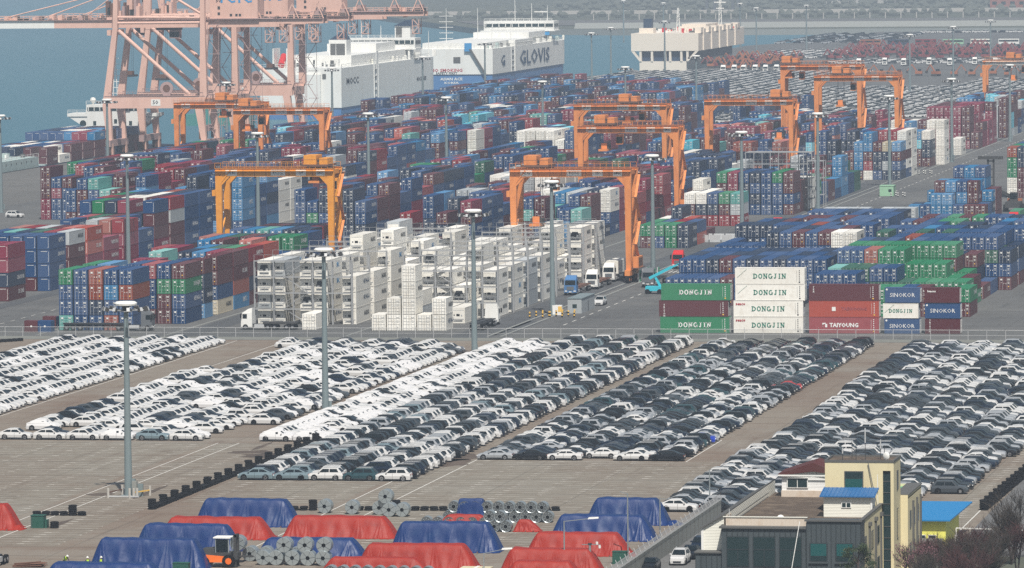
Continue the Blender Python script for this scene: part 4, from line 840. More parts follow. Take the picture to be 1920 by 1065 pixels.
    for (xa,xb) in ((boom+6,2.),(boom+20,2.4),(boom+34,2.6)):
        f=MB(); f.cyl((xa,D/2,42.4),(xb,D/2,52.),.2,'pink',6); f.build('forestay',ro)
    f=MB(); f.cyl((G-1,D/2,43),(G-16,D/2,52),.42,'pink',8); f.build('backstay',ro)
    a=MB(); a.box(-1.8,3.6,D/2-4,D/2+4,42.4,43.2,'pink'); 
    for i in range(18): x=rg.uniform(-3,9); a.box(x,x+rg.uniform(.3,1.2),D/2-4+rg.random()*5,D/2+rg.random()*3,43,45+rg.random()*4,rg.choice(['pinkd','steel_d','pink','rust']))
    a.build('hinge_machinery',ro)
sts(1735,'pink ship crane nearest the camera with a white 50 plate on its beam',num='50',trx=14,back=68)
sts(1777,'pink ship crane in the middle of the three on the quay',num='101',trx=-8,back=67,boom=-30)
sts(1857,'pink ship crane farthest along the quay beside the first car carrier',num='103',trx=20,back=75,boom=-24)
# ------------------------------------------------------------------ ships
def hull(mb,x0,x1,y0,y1,z0,z1,mt,bow=25,flare=0.,n=8,sternrake=0.):
    """box-sided hull: stern at y0, rounded bow towards y1"""
    xc=(x0+x1)/2; hw=(x1-x0)/2; pts=[]
    ys=[y0]+[y1-bow+bow*math.sin(math.pi/2*i/n) for i in range(n+1)]
    def ring(k,fl): 
        R_=[(x1-0,y0)]+[(xc+hw*math.cos(math.pi/2*i/n)**.7 if i<n else xc,y1-bow+(bow-fl)*math.sin(math.pi/2*i/n)) for i in range(n+1)]
        Lr=[(2*xc-x,y) for x,y in R_[::-1][1:]]
        return R_+Lr
    a=ring(0,flare); b=ring(1,0); N=len(a)
    mb.add([(x,y,z0) for x,y in a]+[(x,y,z1) for x,y in b],[(i,(i+1)%N,N+(i+1)%N,N+i) for i in range(N)]+[tuple(range(N,2*N))],mt)
def railing(mb,pts,h,mt='ship_w',step=2.5):
    for (a,b) in zip(pts[:-1],pts[1:]):
        a=Vector(a);b=Vector(b); mb.bar(a+Vector((0,0,h)),b+Vector((0,0,h)),.12,mt); mb.bar(a+Vector((0,0,h/2)),b+Vector((0,0,h/2)),.08,mt)
        n=max(1,int((b-a).length/step))
        for i in range(n+1): p=a.lerp(b,i/n); mb.bar(p,p+Vector((0,0,h)),.12,mt)
def aerial(mb,x,y,z,h,mt='ship_w'):
    mb.cyl((x,y,z),(x,y,z+h),.18,mt,6,.08)
def clutter(mb,x0,x1,y0,y1,z,n,seed,hm=2.5,mts=('ship_w','ship_w','ship_w','dark','ship_g')):
    rg=random.Random(seed)
    for i in range(n):
        x=rg.uniform(x0,x1);y=rg.uniform(y0,y1);a=rg.uniform(.3,2.2);b=rg.uniform(.3,3); mb.box(x-a/2,x+a/2,y-b/2,y+b/2,z,z+rg.uniform(.6,hm),rg.choice(mts))
# first car carrier
s=empty('car_carrier_ship',(0,0,0),label='white car carrier with dark blue bottom berthed behind the pink cranes',category='ship',group='large white car carrier ships')
X1=-472.;X0=X1-32
h=MB(); hull(h,X0,X1,2133,2330,1.2,16.4,'ship_w',bow=26,flare=0); h.build('hull',s)
h=MB(); hull(h,X0+.25,X1-.25,2133.4,2330,-3.4,1.2,'ship_b',bow=26,flare=6); h.build('lower_hull',s)
st=MB(); st.box(X1-.1,X1+.12,2197,2200.5,1.2,21.5,'ship_w'); st.box(X1-.1,X1+.25,2192.5,2193.2,1.2,18,'ship_w'); st.box(X1-.1,X1+.25,2200,2200.8,1.2,18,'ship_w')
for k in range(5): st.box(X1,X1+.3,2193.6,2196.6,3+k*2.7,3.5+k*2.7,'coping')
st.build('ventilation_column',s)
sup=MB(); sup.box(X0+3,X1-3,2165,2300,16.4,20.5,'ship_w'); sup.box(X0+6,X1-6,2225,2262,20.5,23.8,'ship_w'); clutter(sup,X0+2,X1-1,2140,2320,16.4,120,5,3.2,('ship_w','ship_w','siding','coping'))
sup.build('superstructure',s)
br=MB(); br.box(X0-1,X1+1,2268,2280,20.8,25.,'ship_w'); br.box(X0-.5,X1+.5,2267.8,2268,22.6,24.1,'win'); br.box(X1+.9,X1+1.1,2269,2279,22.6,24.,'win'); br.box(X0-1.4,X1+1.4,2267.6,2280.4,20.3,20.8,'ship_w')
for x in np.arange(X0,X1,2.4): br.box(x-.12,x+.12,2267.7,2268,22.6,24.1,'ship_w')
for x in (X1-5,X1-11,X1-2): br.box(x,x+.8,2268,2270,16.4,20.4,'ship_w')
br.build('bridge',s)
fu=MB(); fu.box(X0+19,X0+26,2170,2178,16,26.5,'ship_w'); fu.box(X0+19.6,X0+25.4,2169.9,2170,19,25,'coping'); fu.prismY([(X0+19,26.5),(X0+26,26.5),(X0+24,29.5)],2170,2178,'ship_bd'); fu.build('funnel',s)
fu=MB(); fu.box(X1-12,X1-5.5,2290,2300,24,29.5,'ship_w'); fu.box(X1-11.5,X1-9,2289.9,2290,24.5,29,'coping'); fu.prismY([(X1-12.4,29.5),(X1-5.2,29.5),(X1-7,32)],2289.5,2300,'ship_bd'); fu.build('funnel',s)
lb=MB(); lb.cyl((X0+7,2139,17.5),(X0+7,2144,21.),1.3,'red_p',12); lb.box(X0+4,X0+4.6,2137,2148,16,24,'ship_w'); lb.box(X0+9.5,X0+10,2137,2148,16,24,'ship_w'); lb.build('lifeboat',s)
ra=MB(); railing(ra,[(X0,2133.3,16.4),(X1,2133.3,16.4),(X1,2300,16.4)],1.5); railing(ra,[(X0+1,2268,25),(X1-1,2268,25)],1.2)
for (x,y,z,hh) in ((X1-8,2160,16,9),(X0+12,2275,25,6),(X1-14,2272,25,5),(X1-25,2285,25,7),(X1-3,2315,16,11),(X0+20,2190,20,8)): aerial(ra,x,y,z,hh)
ra.build('railing',s)
sg=MB(); sg.put(text_arr('MOCC',3.4,'txt_k',.08,'+X',2.2),(X1+.08,2153,11.)); sg.put(text_arr('MOCC ARES',2.2,'txt_k',.06,'+X',1.6),(X1+.08,2285,8.)); sg.box(X1-7.4,X1-6.,2132.86,2133,12.3,14.2,'coping'); sg.build('lettering',s)
ramp=MB(); ramp.prismY([(X0+10,1.2),(X1-8,1.2),(X1-8,14),(X0+10,14)],2131.5,2132.9,'ship_w'); ramp.build('stern_ramp',s)
# second car carrier
s=empty('car_carrier_ship',(0,0,0),label='white car carrier with mid blue bottom and large letters along its side',category='ship',group='large white car carrier ships')
X1=-459.;X0=X1-32;Y0=2372
h=MB(); hull(h,X0,X1,Y0,Y0+190,7.2,18.0,'ship_w',bow=22); h.build('hull',s)
h=MB(); hull(h,X0+.3,X1-.3,Y0+.4,Y0+190,-3.4,7.2,'ship_b',bow=24,flare=12); h.build('lower_hull',s)
v=MB(); v.box(X1-.1,X1+.15,Y0+42,Y0+49,7.2,18,'ship_w'); v.box(X1,X1+.5,Y0+49,Y0+50,7.2,20,'ship_w')
for k in range(4): v.box(X1+.1,X1+.4,Y0+43,Y0+47,8.8+k*2.4,9.3+k*2.4,'coping')
v.build('ventilation_column',s)
sup=MB(); sup.box(X0+1,X1-4,Y0+3,Y0+150,18,20.5,'ship_w'); sup.box(X0+4,X1-3,Y0+100,Y0+150,20.5,23.,'ship_w'); clutter(sup,X0+2,X1-.5,Y0+4,Y0+180,18,130,9,2.6,('ship_w','ship_w','siding','ship_g','coping')); sup.box(X1-3,X1-.1,Y0+52,Y0+95,18,20.6,'ship_w'); sup.build('superstructure',s)
br=MB(); br.box(X0+1,X1+1,Y0+140,Y0+152,23,27.2,'ship_w'); br.box(X0+1.5,X1+.6,Y0+139.8,Y0+140,24.6,26.,'win'); br.box(X1+.95,X1+1.1,Y0+141,Y0+151,24.6,26,'win')
for x in np.arange(X0+2,X1,3): br.box(x-.15,x+.15,Y0+139.7,Y0+140,24.6,26,'ship_w')
br.box(X0-.5,X1+1.5,Y0+139.5,Y0+152.5,22.6,23,'ship_w'); br.box(X1-12,X1-1,Y0+139.7,Y0+140,20.9,22.4,'txt_b'); br.build('bridge',s)
ra=MB(); railing(ra,[(X0,Y0+.4,18),(X1,Y0+.4,18),(X1,Y0+170,18)],1.4); railing(ra,[(X0+1,Y0+141,27.2),(X1,Y0+141,27.2)],1.1)
for (x,y,z,hh) in ((X0+8,Y0+20,18,17),(X1-6,Y0+30,18,9),(X1-4,Y0+62,18,10),(X1-10,Y0+145,27,8),(X1-3,Y0+146,27,7),(X1-18,Y0+147,27,12),(X1-24,Y0+90,20,14)): aerial(ra,x,y,z,hh)
for k in range(5): ra.box(X0+5,X0+11,Y0+19.8,Y0+20.1,22+k*2.4,22.2+k*2.4,'ship_w')
ra.box(X1-9,X1-3,Y0+145.8,Y0+146.2,31,31.4,'ship_w'); ra.build('railing',s)
sg=MB(); sg.put(text_arr('GLOVIS',8.6,'txt_n',.12,'+X',2.5),(X1+.25,Y0+97,12.3)); sg.put(text_arr('G',6.5,'txt_n',.1,'+X',2.2),(X1+.2,Y0+23,12.3)); sg.put(text_arr('c',3.,'txt_n',.08,'+X',2.2),(X1+.2,Y0+24,12.))
sg.put(text_arr('NO SMOKING',1.9,'txt_r',.05,'-Y',1.15),(X1-20,Y0-.06,8.9)); sg.put(text_arr('SAFETY FIRST',1.2,'txt_k',.03,'-Y',1.3),(X1-20,Y0-.06,7.7))
sg.put(text_arr('ASIAN ACE',1.6,'txt_w',.04,'-Y',1.2),(X1-18,Y0+.3,5.2)); sg.put(text_arr('KOREA',1.2,'txt_w',.03,'-Y',1.6),(X1-18,Y0+.3,3.6)); sg.box(X1-17,X1-14,Y0-.12,Y0,12.,14.6,'coping'); sg.build('lettering',s)
rp=MB(); rp.prismY([(X1-10,18),(X1-9.2,18),(X1-2.5,7),(X1-3.3,7)],Y0-1.2,Y0-.3,'coping'); rp.box(X1-12,X1-9,Y0-1,Y0,17,20.5,'txt_b'); rp.build('stern_ramp',s)
# third carrier, end-on beyond the car lots
s=empty('car_carrier_ship',(0,0,0),label='cream ship with openings in its stern beyond the far car lots',category='ship',group='cream ships beyond the car lots')
X1=-425.;X0=-458.;Y0=2720
h=MB(); hull(h,X0,X1,Y0,Y0+165,8.5,17.,'ship_c',bow=15); h.build('hull',s)
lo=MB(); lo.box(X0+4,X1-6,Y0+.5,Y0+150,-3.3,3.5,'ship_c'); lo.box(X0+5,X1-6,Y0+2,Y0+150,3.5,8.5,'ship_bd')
for x in (X0+4,X0+9.6,X0+16,X0+18.5,X0+24,X0+27): lo.box(x,x+1.1,Y0+.2,Y0+2,3.4,8.6,'ship_c')
lo.prismY([(X0,8.5),(X0+4,3.5),(X0+5,3.5),(X0+1.6,8.5)],Y0+.1,Y0+2,'ship_c'); lo.prismY([(X1-1.6,8.5),(X1-6,3.5),(X1-5,3.5),(X1,8.5)],Y0+.1,Y0+2,'ship_c'); lo.build('lower_hull',s)
up=MB()
for k in range(6): v=MB(); v.box(X1-3,X1-.4+.6,Y0+8+k*24,Y0+16+k*24,17,19.6,'ship_c'); v.build('vent_housing',s)
for k in range(5): v=MB(); v.box(X1-.1,X1+.6,Y0+14+k*26,Y0+20+k*26,8.5,19,'ship_c'); v.build('side_trunk',s)
up.box(X0+3,X0+10,Y0+6,Y0+14,17,19.5,'ship_c'); up.box(X0+5,X0+9,Y0+7,Y0+12,19.5,24,'ship_bd'); up.box(X0+17,X1-4,Y0+50,Y0+90,17,20.5,'ship_c'); clutter(up,X0+2,X1-1,Y0+4,Y0+150,17,50,13,2.,('ship_c','ship_w','red_p','coping')); up.build('superstructure',s)
ma=MB()
for (x,y,hh) in ((X0+20,Y0+20,12),(X1-6,Y0+110,16)):
    for a in (-.8,.8): ma.bar((x+a,y,17),(x+a*.3,y,17+hh),.3,'ship_w')
    for k in range(5): ma.bar((x-.8,y,18+k*hh/6),(x+.8,y,18+(k+1)*hh/6),.16,'ship_w')
ma.box(X1-9,X1-3,Y0+109.8,Y0+110.2,30,30.5,'ship_w'); ma.box(X1-8,X1-4,Y0+109.8,Y0+110.2,27,27.4,'ship_w'); ma.build('mast',s)
# container feeder by the quay
s=empty('feeder_ship',(0,0,0),label='container feeder with a white winged bridge lying behind the pink cranes',category='ship')
h=MB(); hull(h,-484,-459,1560,1826,-3.4,-.1,'ship_bd',bow=10); h.box(-484,-459.2,1660,1770,-.1,.3,'ship_g'); h.build('hull',s)
fc=MB(); fc.prism([(-481,1592),(-459,1592),(-459,1652),(-484,1652),(-484,1600)],-.1,3.0,'ship_g'); railing(fc,[(-459,1592,3),(-459,1652,3)],1.,'ship_w',6); clutter(fc,-482,-461,1600,1650,3,22,3,1.5,('ship_g','ship_w','coping'))
for k in range(9): fc.cyl((-459.05,1600+k*5.5,1.9),(-458.95,1600+k*5.5,1.9),.35,'dark',8)
fc.box(-459,-458.9,1592,1652,-1.2,-.1,'dark'); fc.build('forecastle',s)
m_=MB(); m_.cyl((-468,1630,3),(-468,1630,13),.55,'ship_w',8,.4); m_.box(-469.3,-466.7,1629,1631,9.6,10,'ship_w'); m_.box(-469.6,-466.4,1629.2,1630.8,12.2,12.5,'ship_w'); m_.box(-468.6,-467.4,1629.4,1630.6,12.5,14.2,'ship_w'); m_.box(-470,-466,1628.5,1631.5,3,4.2,'ship_w'); m_.build('foremast',s)
b=MB(); b.box(-480.5,-463.5,1789.0,1799.0,0,10.2,'ship_w'); b.prismY([(-487,10.2),(-457.5,10.2),(-463.5,6.),(-480.5,6.)],1789.3,1798.0,'ship_w'); b.box(-487.2,-457.3,1789.0,1799.0,10.2,11.2,'ship_w'); b.box(-480.8,-463,1789.0,1799.0,11.2,14.,'ship_w'); b.box(-480.4,-463.4,1788.9,1789.0,12,13.2,'win')
for x in np.arange(-480,-463,1.9): b.box(x-.12,x+.12,1788.85,1789.0,12,13.2,'ship_w')
for (x,z) in ((-478,8),(-466,8),(-471,8.6),(-466,4)): b.box(x-.5,x+.5,1788.94,1789.0,z-.7,z+.7,'win')
b.cyl((-482.,1789.2,7.9),(-482.,1789.35,7.9),1.1,'win',14); b.cyl((-461.6,1789.2,7.9),(-461.6,1789.35,7.9),1.,'win',14); b.box(-475,-468,1791.0,1798.0,14,16.6,'ship_bd'); b.build('bridge',s)
a=MB(); railing(a,[(-487,1789.0,11.2),(-480.8,1789.0,11.2)],1.1); railing(a,[(-480.8,1789.0,14),(-463,1789.0,14)],1.2); a.lathe([(0,16.4),(.8,16.1),(1.,15.4),(.7,14.8),(.3,14.6),(.3,14)],(-479,1791.0,0),'ship_w',10)
for k in range(7): a.box(-474+k*.12,-470.-k*.12,1792.9,1793.1,17.5+k*1.9,17.7+k*1.9,'ship_w')
for x in (-472.8,-471.2): a.bar((x,1793.0,14),(-472,1793.0,33),.25,'ship_w')
a.build('radar_mast',s)
# small craft behind the cranes
s=empty('tug_boat',(0,0,0),label='small green and white patrol boat afloat beyond the crane legs',category='boat')
for (x,y) in ((-519,2070),):
    h=MB(); hull(h,x-4,x+26,y,y+10,-3.3,1.,'ship_grn',bow=4); h.build('hull',s)
    c=MB(); c.box(x+4,x+18,y+2,y+8,1,4.5,'ship_grn'); c.box(x+14,x+21,y+2,y+8,1,6,'ship_w'); c.box(x+14,x+21,y+1.9,y+2,4,5.2,'win'); aerial(c,x+17,y+5,6,6); c.build('cabin',s)
# harbour clutter next to the cream ship: brightly painted earth movers on the quay
rg=random.Random(9)
def excavator_arr(mt,big=1.):
    mb=MB(); mb.box(-1.4,1.4,-1.9,-1.2,0,.9,'steel_d'); mb.box(-1.4,1.4,1.2,1.9,0,.9,'steel_d'); mb.box(-1.6,1.6,-1.5,1.5,1.,2.2,mt); mb.box(-1.0,.4,-1.4,-.3,2.2,3.2,'glass'); mb.bar((.8,0,2),(3.2,0,5.2),.5,mt); mb.bar((3.2,0,5.2),(5.4,0,2.2),.4,mt); mb.box(5,5.8,-.5,.5,1.2,2.4,'steel_d'); return mb.arr()
for mt in ('redmach','orange'): pass
EX={k:excavator_arr(k) for k in ('redmach','orange')}
far=MB(); nex=0
pts=[(-424+rg.uniform(0,30),2680+rg.uniform(0,190),rg.choice(['redmach','orange','orange'])) for _ in range(46)]+[(-388+rg.uniform(0,112),2862+rg.uniform(0,235),'redmach') for k in range(150)]+[(-318+k*8.5,2552+rg.uniform(0,22),'orange') for k in range(9)]
em={}
for (x,y,mt) in pts:
    if mt not in em: mb=MB(); mb.put(EX[mt]); em[mt]=mb.mesh('excavator')
    o=bpy.data.objects.new('excavator',em[mt]); COL.objects.link(o); o.location=(x,y,.004); o.rotation_euler=(0,0,rg.choice([0,math.pi,2.6,.5]))
    o['label']=('red' if mt=='redmach' else 'orange')+(' excavator parked beside the cream ship' if x<-394 else ' excavator lined up beyond the far car lots'); o['category']='excavator'; o['group']=('red' if mt=='redmach' else 'orange')+(' excavators by the cream ship' if x<-394 else ' excavators beyond the car lots')
# ------------------------------------------------------------------ high masts
def mast_tpl(H=24.5,detail=True):
    ro=empty('high_mast_light',(0,0,0))
    p=MB(); p.cyl((0,0,0),(0,0,H-1.),.52,'mast',14,.29); p.cyl((0,0,0),(0,0,.12),1.0,'mast',12); p.box(.5,.9,-.25,.25,.8,2.2,'mast'); p.build('pole',ro,smooth=False)
    h=MB(); h.lathe([(0,H+.3),(1.2,H+.26),(1.45,H+.05),(1.4,H-.2)],(0,0,0),'plate',16); h.lathe([(1.4,H-.2),(.45,H-.4),(.45,H-.9)],(0,0,0),'steel_d',16); h.cyl((0,0,H-1.0),(0,0,H-.9),.9,'galv',12); h.build('head',ro)
    l=MB(); l.box(-.18,.18,-.42,.12,-.24,.24,'steel_d'); l.box(-.2,.2,-.46,-.42,-.24,.24,'galv'); l.bar((0,.1,0),(0,1.6,.45),.1,'galv'); me=l.mesh('floodlight')
    for i in range(10):
        a=2*math.pi*i/10; o=bpy.data.objects.new('floodlight',me); COL.objects.link(o); o.parent=ro; o.location=(math.cos(a)*2.55,math.sin(a)*2.1,H-.75); o.rotation_euler=(R(-18),0,a+math.pi/2)
    return ro
MT=mast_tpl(); index_kids(MT); first=True
ML_=[(-182.6,697.3),(-183,813.6),(-182.2,923.1),(-187.8,1026.),(-187.5,1138.2),(-187.6,1262),(-186.4,1380.7),(-185.1,1514.2),(-185.7,1670.4),(-183.8,1822),(-395,1385.9),(-298.8,1143.7),(-299.5,1264),(-301.3,1392),(-399.8,1509.5),(-404.2,1666.4),(-407,1825),(-306.4,1515.9),(-406.3,1969.1),(-428,2195.6),(-306.7,1662.3),(-308.4,1819.7),(-426.7,2628.9),(-307.6,1963.1),(-271.2,2601.9),(-272.4,2457.6),(-427.1,2482.6),(-415.8,2368.8),(-437.4,2999.3),(-421.3,3078),(-272.3,2297.3),(-205,2120),(-150,2330),(-520,3200),(-560,3300),(-470,3160),(-210,3240),(-260,3245)]
near=['standing on the open bays inside a low kerb frame','rising beside the film wrapped cars','rising among white cars near the fence','behind the black and yellow bollards']
used_m={}
for i,(x,y) in enumerate(ML_):
    o=MT if i==0 else tree_copy(MT); o.location=(x,y,0); o.rotation_euler=(0,0,i*.7)
    if i<4: o['label']='tall grey floodlight mast '+near[i]
    else:
        line='runway' if -195<x<-180 else ('middle yard' if -310<x<-295 else ('quay edge' if x<-390 and y<2700 else 'far lot'))
        k=used_m.get(line,0); used_m[line]=k+1; o['label']=f"tall grey floodlight mast, {od(k)} counted along the {line} line"
    o['category']='floodlight mast'; o['group']='tall floodlight masts'
# guard frame at the first mast
ro=empty('guard_frame',(-182.6,696.6,0),label='low grey guard frame of posts and rails around the first floodlight mast',category='guard frame')
for (x,y) in ((-2.,-1.8),(-1.2,2.2),(.8,-1.8),(1.3,-1.6),(1.7,-1.5),(2.6,1.5)):
    p=MB(); p.cyl((x,y,0),(x,y,1.25),.16,'kerb',8); p.build('post',ro)
r=MB(); r.bar((-2,-1.8,.2),(2,-1.8,.2),.18,'galv'); r.bar((-2,-1.8,.7),(-1.2,2.2,.7),.14,'rust'); r.bar((1.3,-1.6,.7),(2.6,1.5,.7),.14,'warn'); r.build('rail',ro)
r=MB(); r.box(.75,1.35,-.4,.2,.0,2.0,'concrete'); r.box(1.35,2.,.2,.6,0,1.6,'mast'); r.build('control_box',ro)
# ------------------------------------------------------------------ lorries
def truck(x,y,rz,cab,label,trailer='chassis',cargo=None,tone=None,dark='dark'):
    ro=empty('truck',(x,y,0),rz,label=label,category='truck')
    c=MB(); c.hexa([(-3.0,-1.22,.55),(-1.0,-1.22,.55),(-1.0,1.22,.55),(-3.0,1.22,.55),(-3.0,-1.2,2.0),(-1.0,-1.2,2.0),(-1.0,1.2,2.0),(-3.0,1.2,2.0)],cab)
    c.hexa([(-3.0,-1.2,2.0),(-1.0,-1.2,2.0),(-1.0,1.2,2.0),(-3.0,1.2,2.0),(-2.75,-1.14,3.1),(-1.0,-1.14,3.1),(-1.0,1.14,3.1),(-2.75,1.14,3.1)],cab)
    c.hexa([(-2.7,-1.1,3.1),(-1.0,-1.1,3.1),(-1.0,1.1,3.1),(-2.7,1.1,3.1),(-1.7,-1.,3.75),(-1.0,-1.,3.85),(-1.0,1.,3.85),(-1.7,1.,3.75)],cab); c.build('cab',ro)
    g=MB(); g.hexa([(-3.03,-1.05,2.05),(-2.9,-1.05,2.05),(-2.9,1.05,2.05),(-3.03,1.05,2.05),(-2.83,-1.,2.95),(-2.7,-1.,2.95),(-2.7,1.,2.95),(-2.83,1.,2.95)],'glass'); g.build('windshield',ro)
    for s in (-1,1):
        q=MB(); q.box(-2.7,-1.9,s*1.215-.015,s*1.215+.015,2.05,2.85,'glass'); q.build('side_window',ro)
        q=MB(); q.box(-3.05,-2.85,s*1.42-.12,s*1.42+.12,2.1,2.9,'black'); q.build('mirror',ro)
        q=MB(); q.box(-3.06,-3.0,s*.85-.22,s*.85+.22,.75,.98,'lamp_lens'); q.build('headlight',ro)
    q=MB(); q.box(-3.05,-3.0,-.7,.7,1.05,1.75,'greyd'); q.box(-3.07,-3.0,-.25,.25,.62,.78,'plate'); q.build('grille',ro)
    ch=MB(); ch.box(-1.0,3.4,-.5,.5,.75,1.05,dark); ch.box(-.6,1.2,-1.15,-.6,.45,1.0,'galv'); ch.box(-.6,1.2,.6,1.15,.45,1.0,'galv')
    if trailer=='chassis': ch.box(1.2,13.4,-.45,.45,1.1,1.4,dark); ch.box(1.2,13.4,-1.2,-1.05,1.2,1.38,dark); ch.box(1.2,13.4,1.05,1.2,1.2,1.38,dark); [ch.box(xx,xx+.25,-1.22,1.22,1.15,1.4,dark) for xx in (1.4,5,9,13.1)]
    if trailer=='flat': ch.box(1.0,7.2,-1.22,1.22,1.1,1.4,'steel_d')
    ch.build('chassis',ro)
    wx=[-2.2,1.9,3.1]+([10.2,11.5,12.7] if trailer=='chassis' else ([5.3,6.4] if trailer=='flat' else []))
    w=MB(); w.cyl((0,-.2,0),(0,.2,0),.52,'rubber',12); w.cyl((0,-.23,0),(0,-.2,0),.25,'rim',8); me=w.mesh('wheel')
    for a in wx:
        for s in (-1,1): o=bpy.data.objects.new('wheel',me); COL.objects.link(o); o.parent=ro; o.location=(a,s*1.02,.52); o.rotation_euler=(0,0,0 if s<0 else math.pi)
    if cargo:
        ct=thing_container(cargo,x+math.cos(rz)*7.4,y+math.sin(rz)*7.4,1.42,F40 if trailer=='chassis' else F20,2.6,'reefer' if cargo=='w' else 'door',None,f"{CC[cargo][0]} container riding on the {label[:42].rsplit(' ',1)[0]}",rz=rz+R(90),group=None)
    return ro
NY=R(90)
truck(-233.9,986.6,0,'ship_w','white truck with an empty flat bed beside the reefer rack','flat')
truck(-255.4,984.3-1.2,math.pi,'greyd','black truck with an empty long chassis below the blue stack','chassis')
truck(-194.2,999.,-NY,'ship_w','white tractor with its chassis turned away beside the reefer lane','chassis')
truck(-194.,1082.,NY,'ship_b','dark blue tractor facing out between reefers and runway','chassis',dark='rust')
truck(-193.,1100.,NY,'ship_w','white tractor with black grille behind the blue one','chassis',dark='rust')
truck(-193.4,1122.,NY,'ship_w','white tractor carrying a reefer beneath the gantry leg','chassis','w')
truck(-182.8,1106.,NY,'greyd','dark silver tractor facing out by the green barriers','chassis')
truck(-186.3,1165.,NY,'red_p','bright red tractor alone on the runway crossing','none')
truck(-185.2,1256.,-NY,'red_p','red tractor seen from behind next to a blue box','none','b')
truck(-183.6,1292.,NY*1.02,'red_p','crimson tractor on the runway beside the white box','chassis')
truck(-131.8,1316.,NY,'red_p','red tractor facing out at the end of the green containers','chassis','g')
truck(-352.,1378,NY*1.7,'cyanp','turquoise low loader parked between stacks','flat')
for i in range(14):
    k=['white','white','grey'][i%3]
    o=truck(*((-400+i*5.,2636+(i%2)*3) if i<6 else (-350+(i-6)*11,2745+(i%2)*12)),NY*random.uniform(.9,1.1),'ship_w',f"small white truck beyond the far lots, {od(i)} of its spread out row",'flat'); o['group']='white trucks beyond the far lots'
# coaches
bus_paint=[('orange','orange'),('c_n','dark blue'),('c_r','red and grey'),('ltgreen','pale green'),('siding','cream'),('ship_w','white')]
for i,(mt,nm) in enumerate(bus_paint):
    ro=empty('coach',(-400+i*15.6,3188,0),0,label=f"{nm} coach parked in the far row of coaches",category='bus',group='coaches in the far row')
    b=MB(); b.box(-5.8,5.8,-1.25,1.25,.4,3.3,mt); b.build('body',ro); g=MB(); g.box(-5.5,5.5,-1.28,-1.25,1.7,2.7,'glass'); g.build('window',ro); g=MB(); g.box(-5.84,-5.8,-1.1,1.1,1.4,3.0,'glass'); g.build('windshield',ro)
    for x in (-3.6,3.2): w=MB(); w.cyl((x,-1.3,.5),(x,-1.0,.5),.5,'rubber',10); w.build('wheel',ro)
# ------------------------------------------------------------------ fence along the container yard
ro=empty('chain_link_fence',(-310,962.6,0),label='long chain link fence on a low concrete wall behind the parked cars',category='fence')
mesh_m=bpy.data.materials.new('chain_link'); mesh_m.use_nodes=True; nt=mesh_m.node_tree; bb=nt.nodes['Principled BSDF']; bb.inputs['Base Color'].default_value=(.17,.19,.19,1); tr=nt.nodes.new('ShaderNodeBsdfTransparent'); mx=nt.nodes.new('ShaderNodeMixShader'); mx.inputs[0].default_value=.20
nt.links.new(tr.outputs[0],mx.inputs[1]); nt.links.new(bb.outputs[0],mx.inputs[2]); nt.links.new(mx.outputs[0],nt.nodes['Material Output'].inputs[0]); MATS['chain_link']=len(ML); ML.append(mesh_m)
w_=MB(); w_.box(0,330,-.1,.1,0,.45,'concrete'); w_.build('base_wall',ro)
w_=MB(); w_.add([(0,0,.45),(330,0,.45),(330,0,2.1),(0,0,2.1)],[(0,1,2,3)],'chain_link'); w_.build('mesh_panel',ro)
w_=MB(); w_.cyl((0,0,2.1),(330,0,2.1),.035,'galv',5); w_.cyl((0,0,1.2),(330,0,1.2),.02,'galv',4); w_.build('rail',ro)
pm=MB(); pm.cyl((0,0,0),(0,0,2.2),.045,'galv',6); pm.bar((0,0,2.15),(0,-.3,2.5),.04,'galv'); pme=pm.mesh('post')
for i in range(96): o=bpy.data.objects.new('post',pme); COL.objects.link(o); o.parent=ro; o.location=(i*3.2+20,0,0)
# ------------------------------------------------------------------ tyre stacks
def tyre_prof(): return [(.22,.02),(.46,.0),(.55,.07),(.55,.19),(.46,.26),(.22,.24)]
def tyres(n,seed):
    mb=MB(); rg=random.Random(seed)
    for k in range(n): 
        ox,oy=rg.uniform(-.05,.05),rg.uniform(-.05,.05); mb.lathe([(r,z+k*.265) for r,z in tyre_prof()],(ox,oy,0),'rubber',12)
    return mb
TY={k:[tyres(k,s).mesh('tyre_stack') for s in range(2)] for k in (2,5)}
def tyre_line(x0,y0,x1,y1,name,every=5,skip=0,high=5,step=1.12,drop=()):
    n=int(math.hypot(x1-x0,y1-y0)/step); h=l=0
    for i in range(n):
        if i in drop: continue
        t=i/n; k=high if i%every==skip else 2; x=x0+(x1-x0)*t; y=y0+(y1-y0)*t
        o=bpy.data.objects.new('tyre_stack',TY[k][i%2]); COL.objects.link(o); o.location=(x,y,0); o.rotation_euler=(0,0,i*1.1)
        if k>2: lab=f"tall black tyre stack, {od(h)} tall one along the {name}"; h+=1
        else: lab=f"low tyre pair, {od(l)} one along the {name}"; l+=1
        o['label']=lab; o['category']='tyre stack'; o['group']='black tyres along the '+name
tyre_line(-175.5,681.6,-175.0,775,'bay divider',every=5)
tyre_line(-188,673.4,-181.2,673.6,'kerb near the dark green box',every=6,skip=4)
tyre_line(-157.5,682.1,-124,684.6,'coil yard edge',every=9,skip=2,drop=(3,4,5))
tyre_line(-73.0,690,-71.6,770,'outer road',every=4,high=5)
tyre_line(-283,941,-269,958,'corner by the quay side park',every=99,skip=98,high=2)
o=tyres(3,5).build('tyre_stack',loc=(-181.9,659.2,0),label='small loose heap of black tyres beside the dark green box',category='tyre stack')
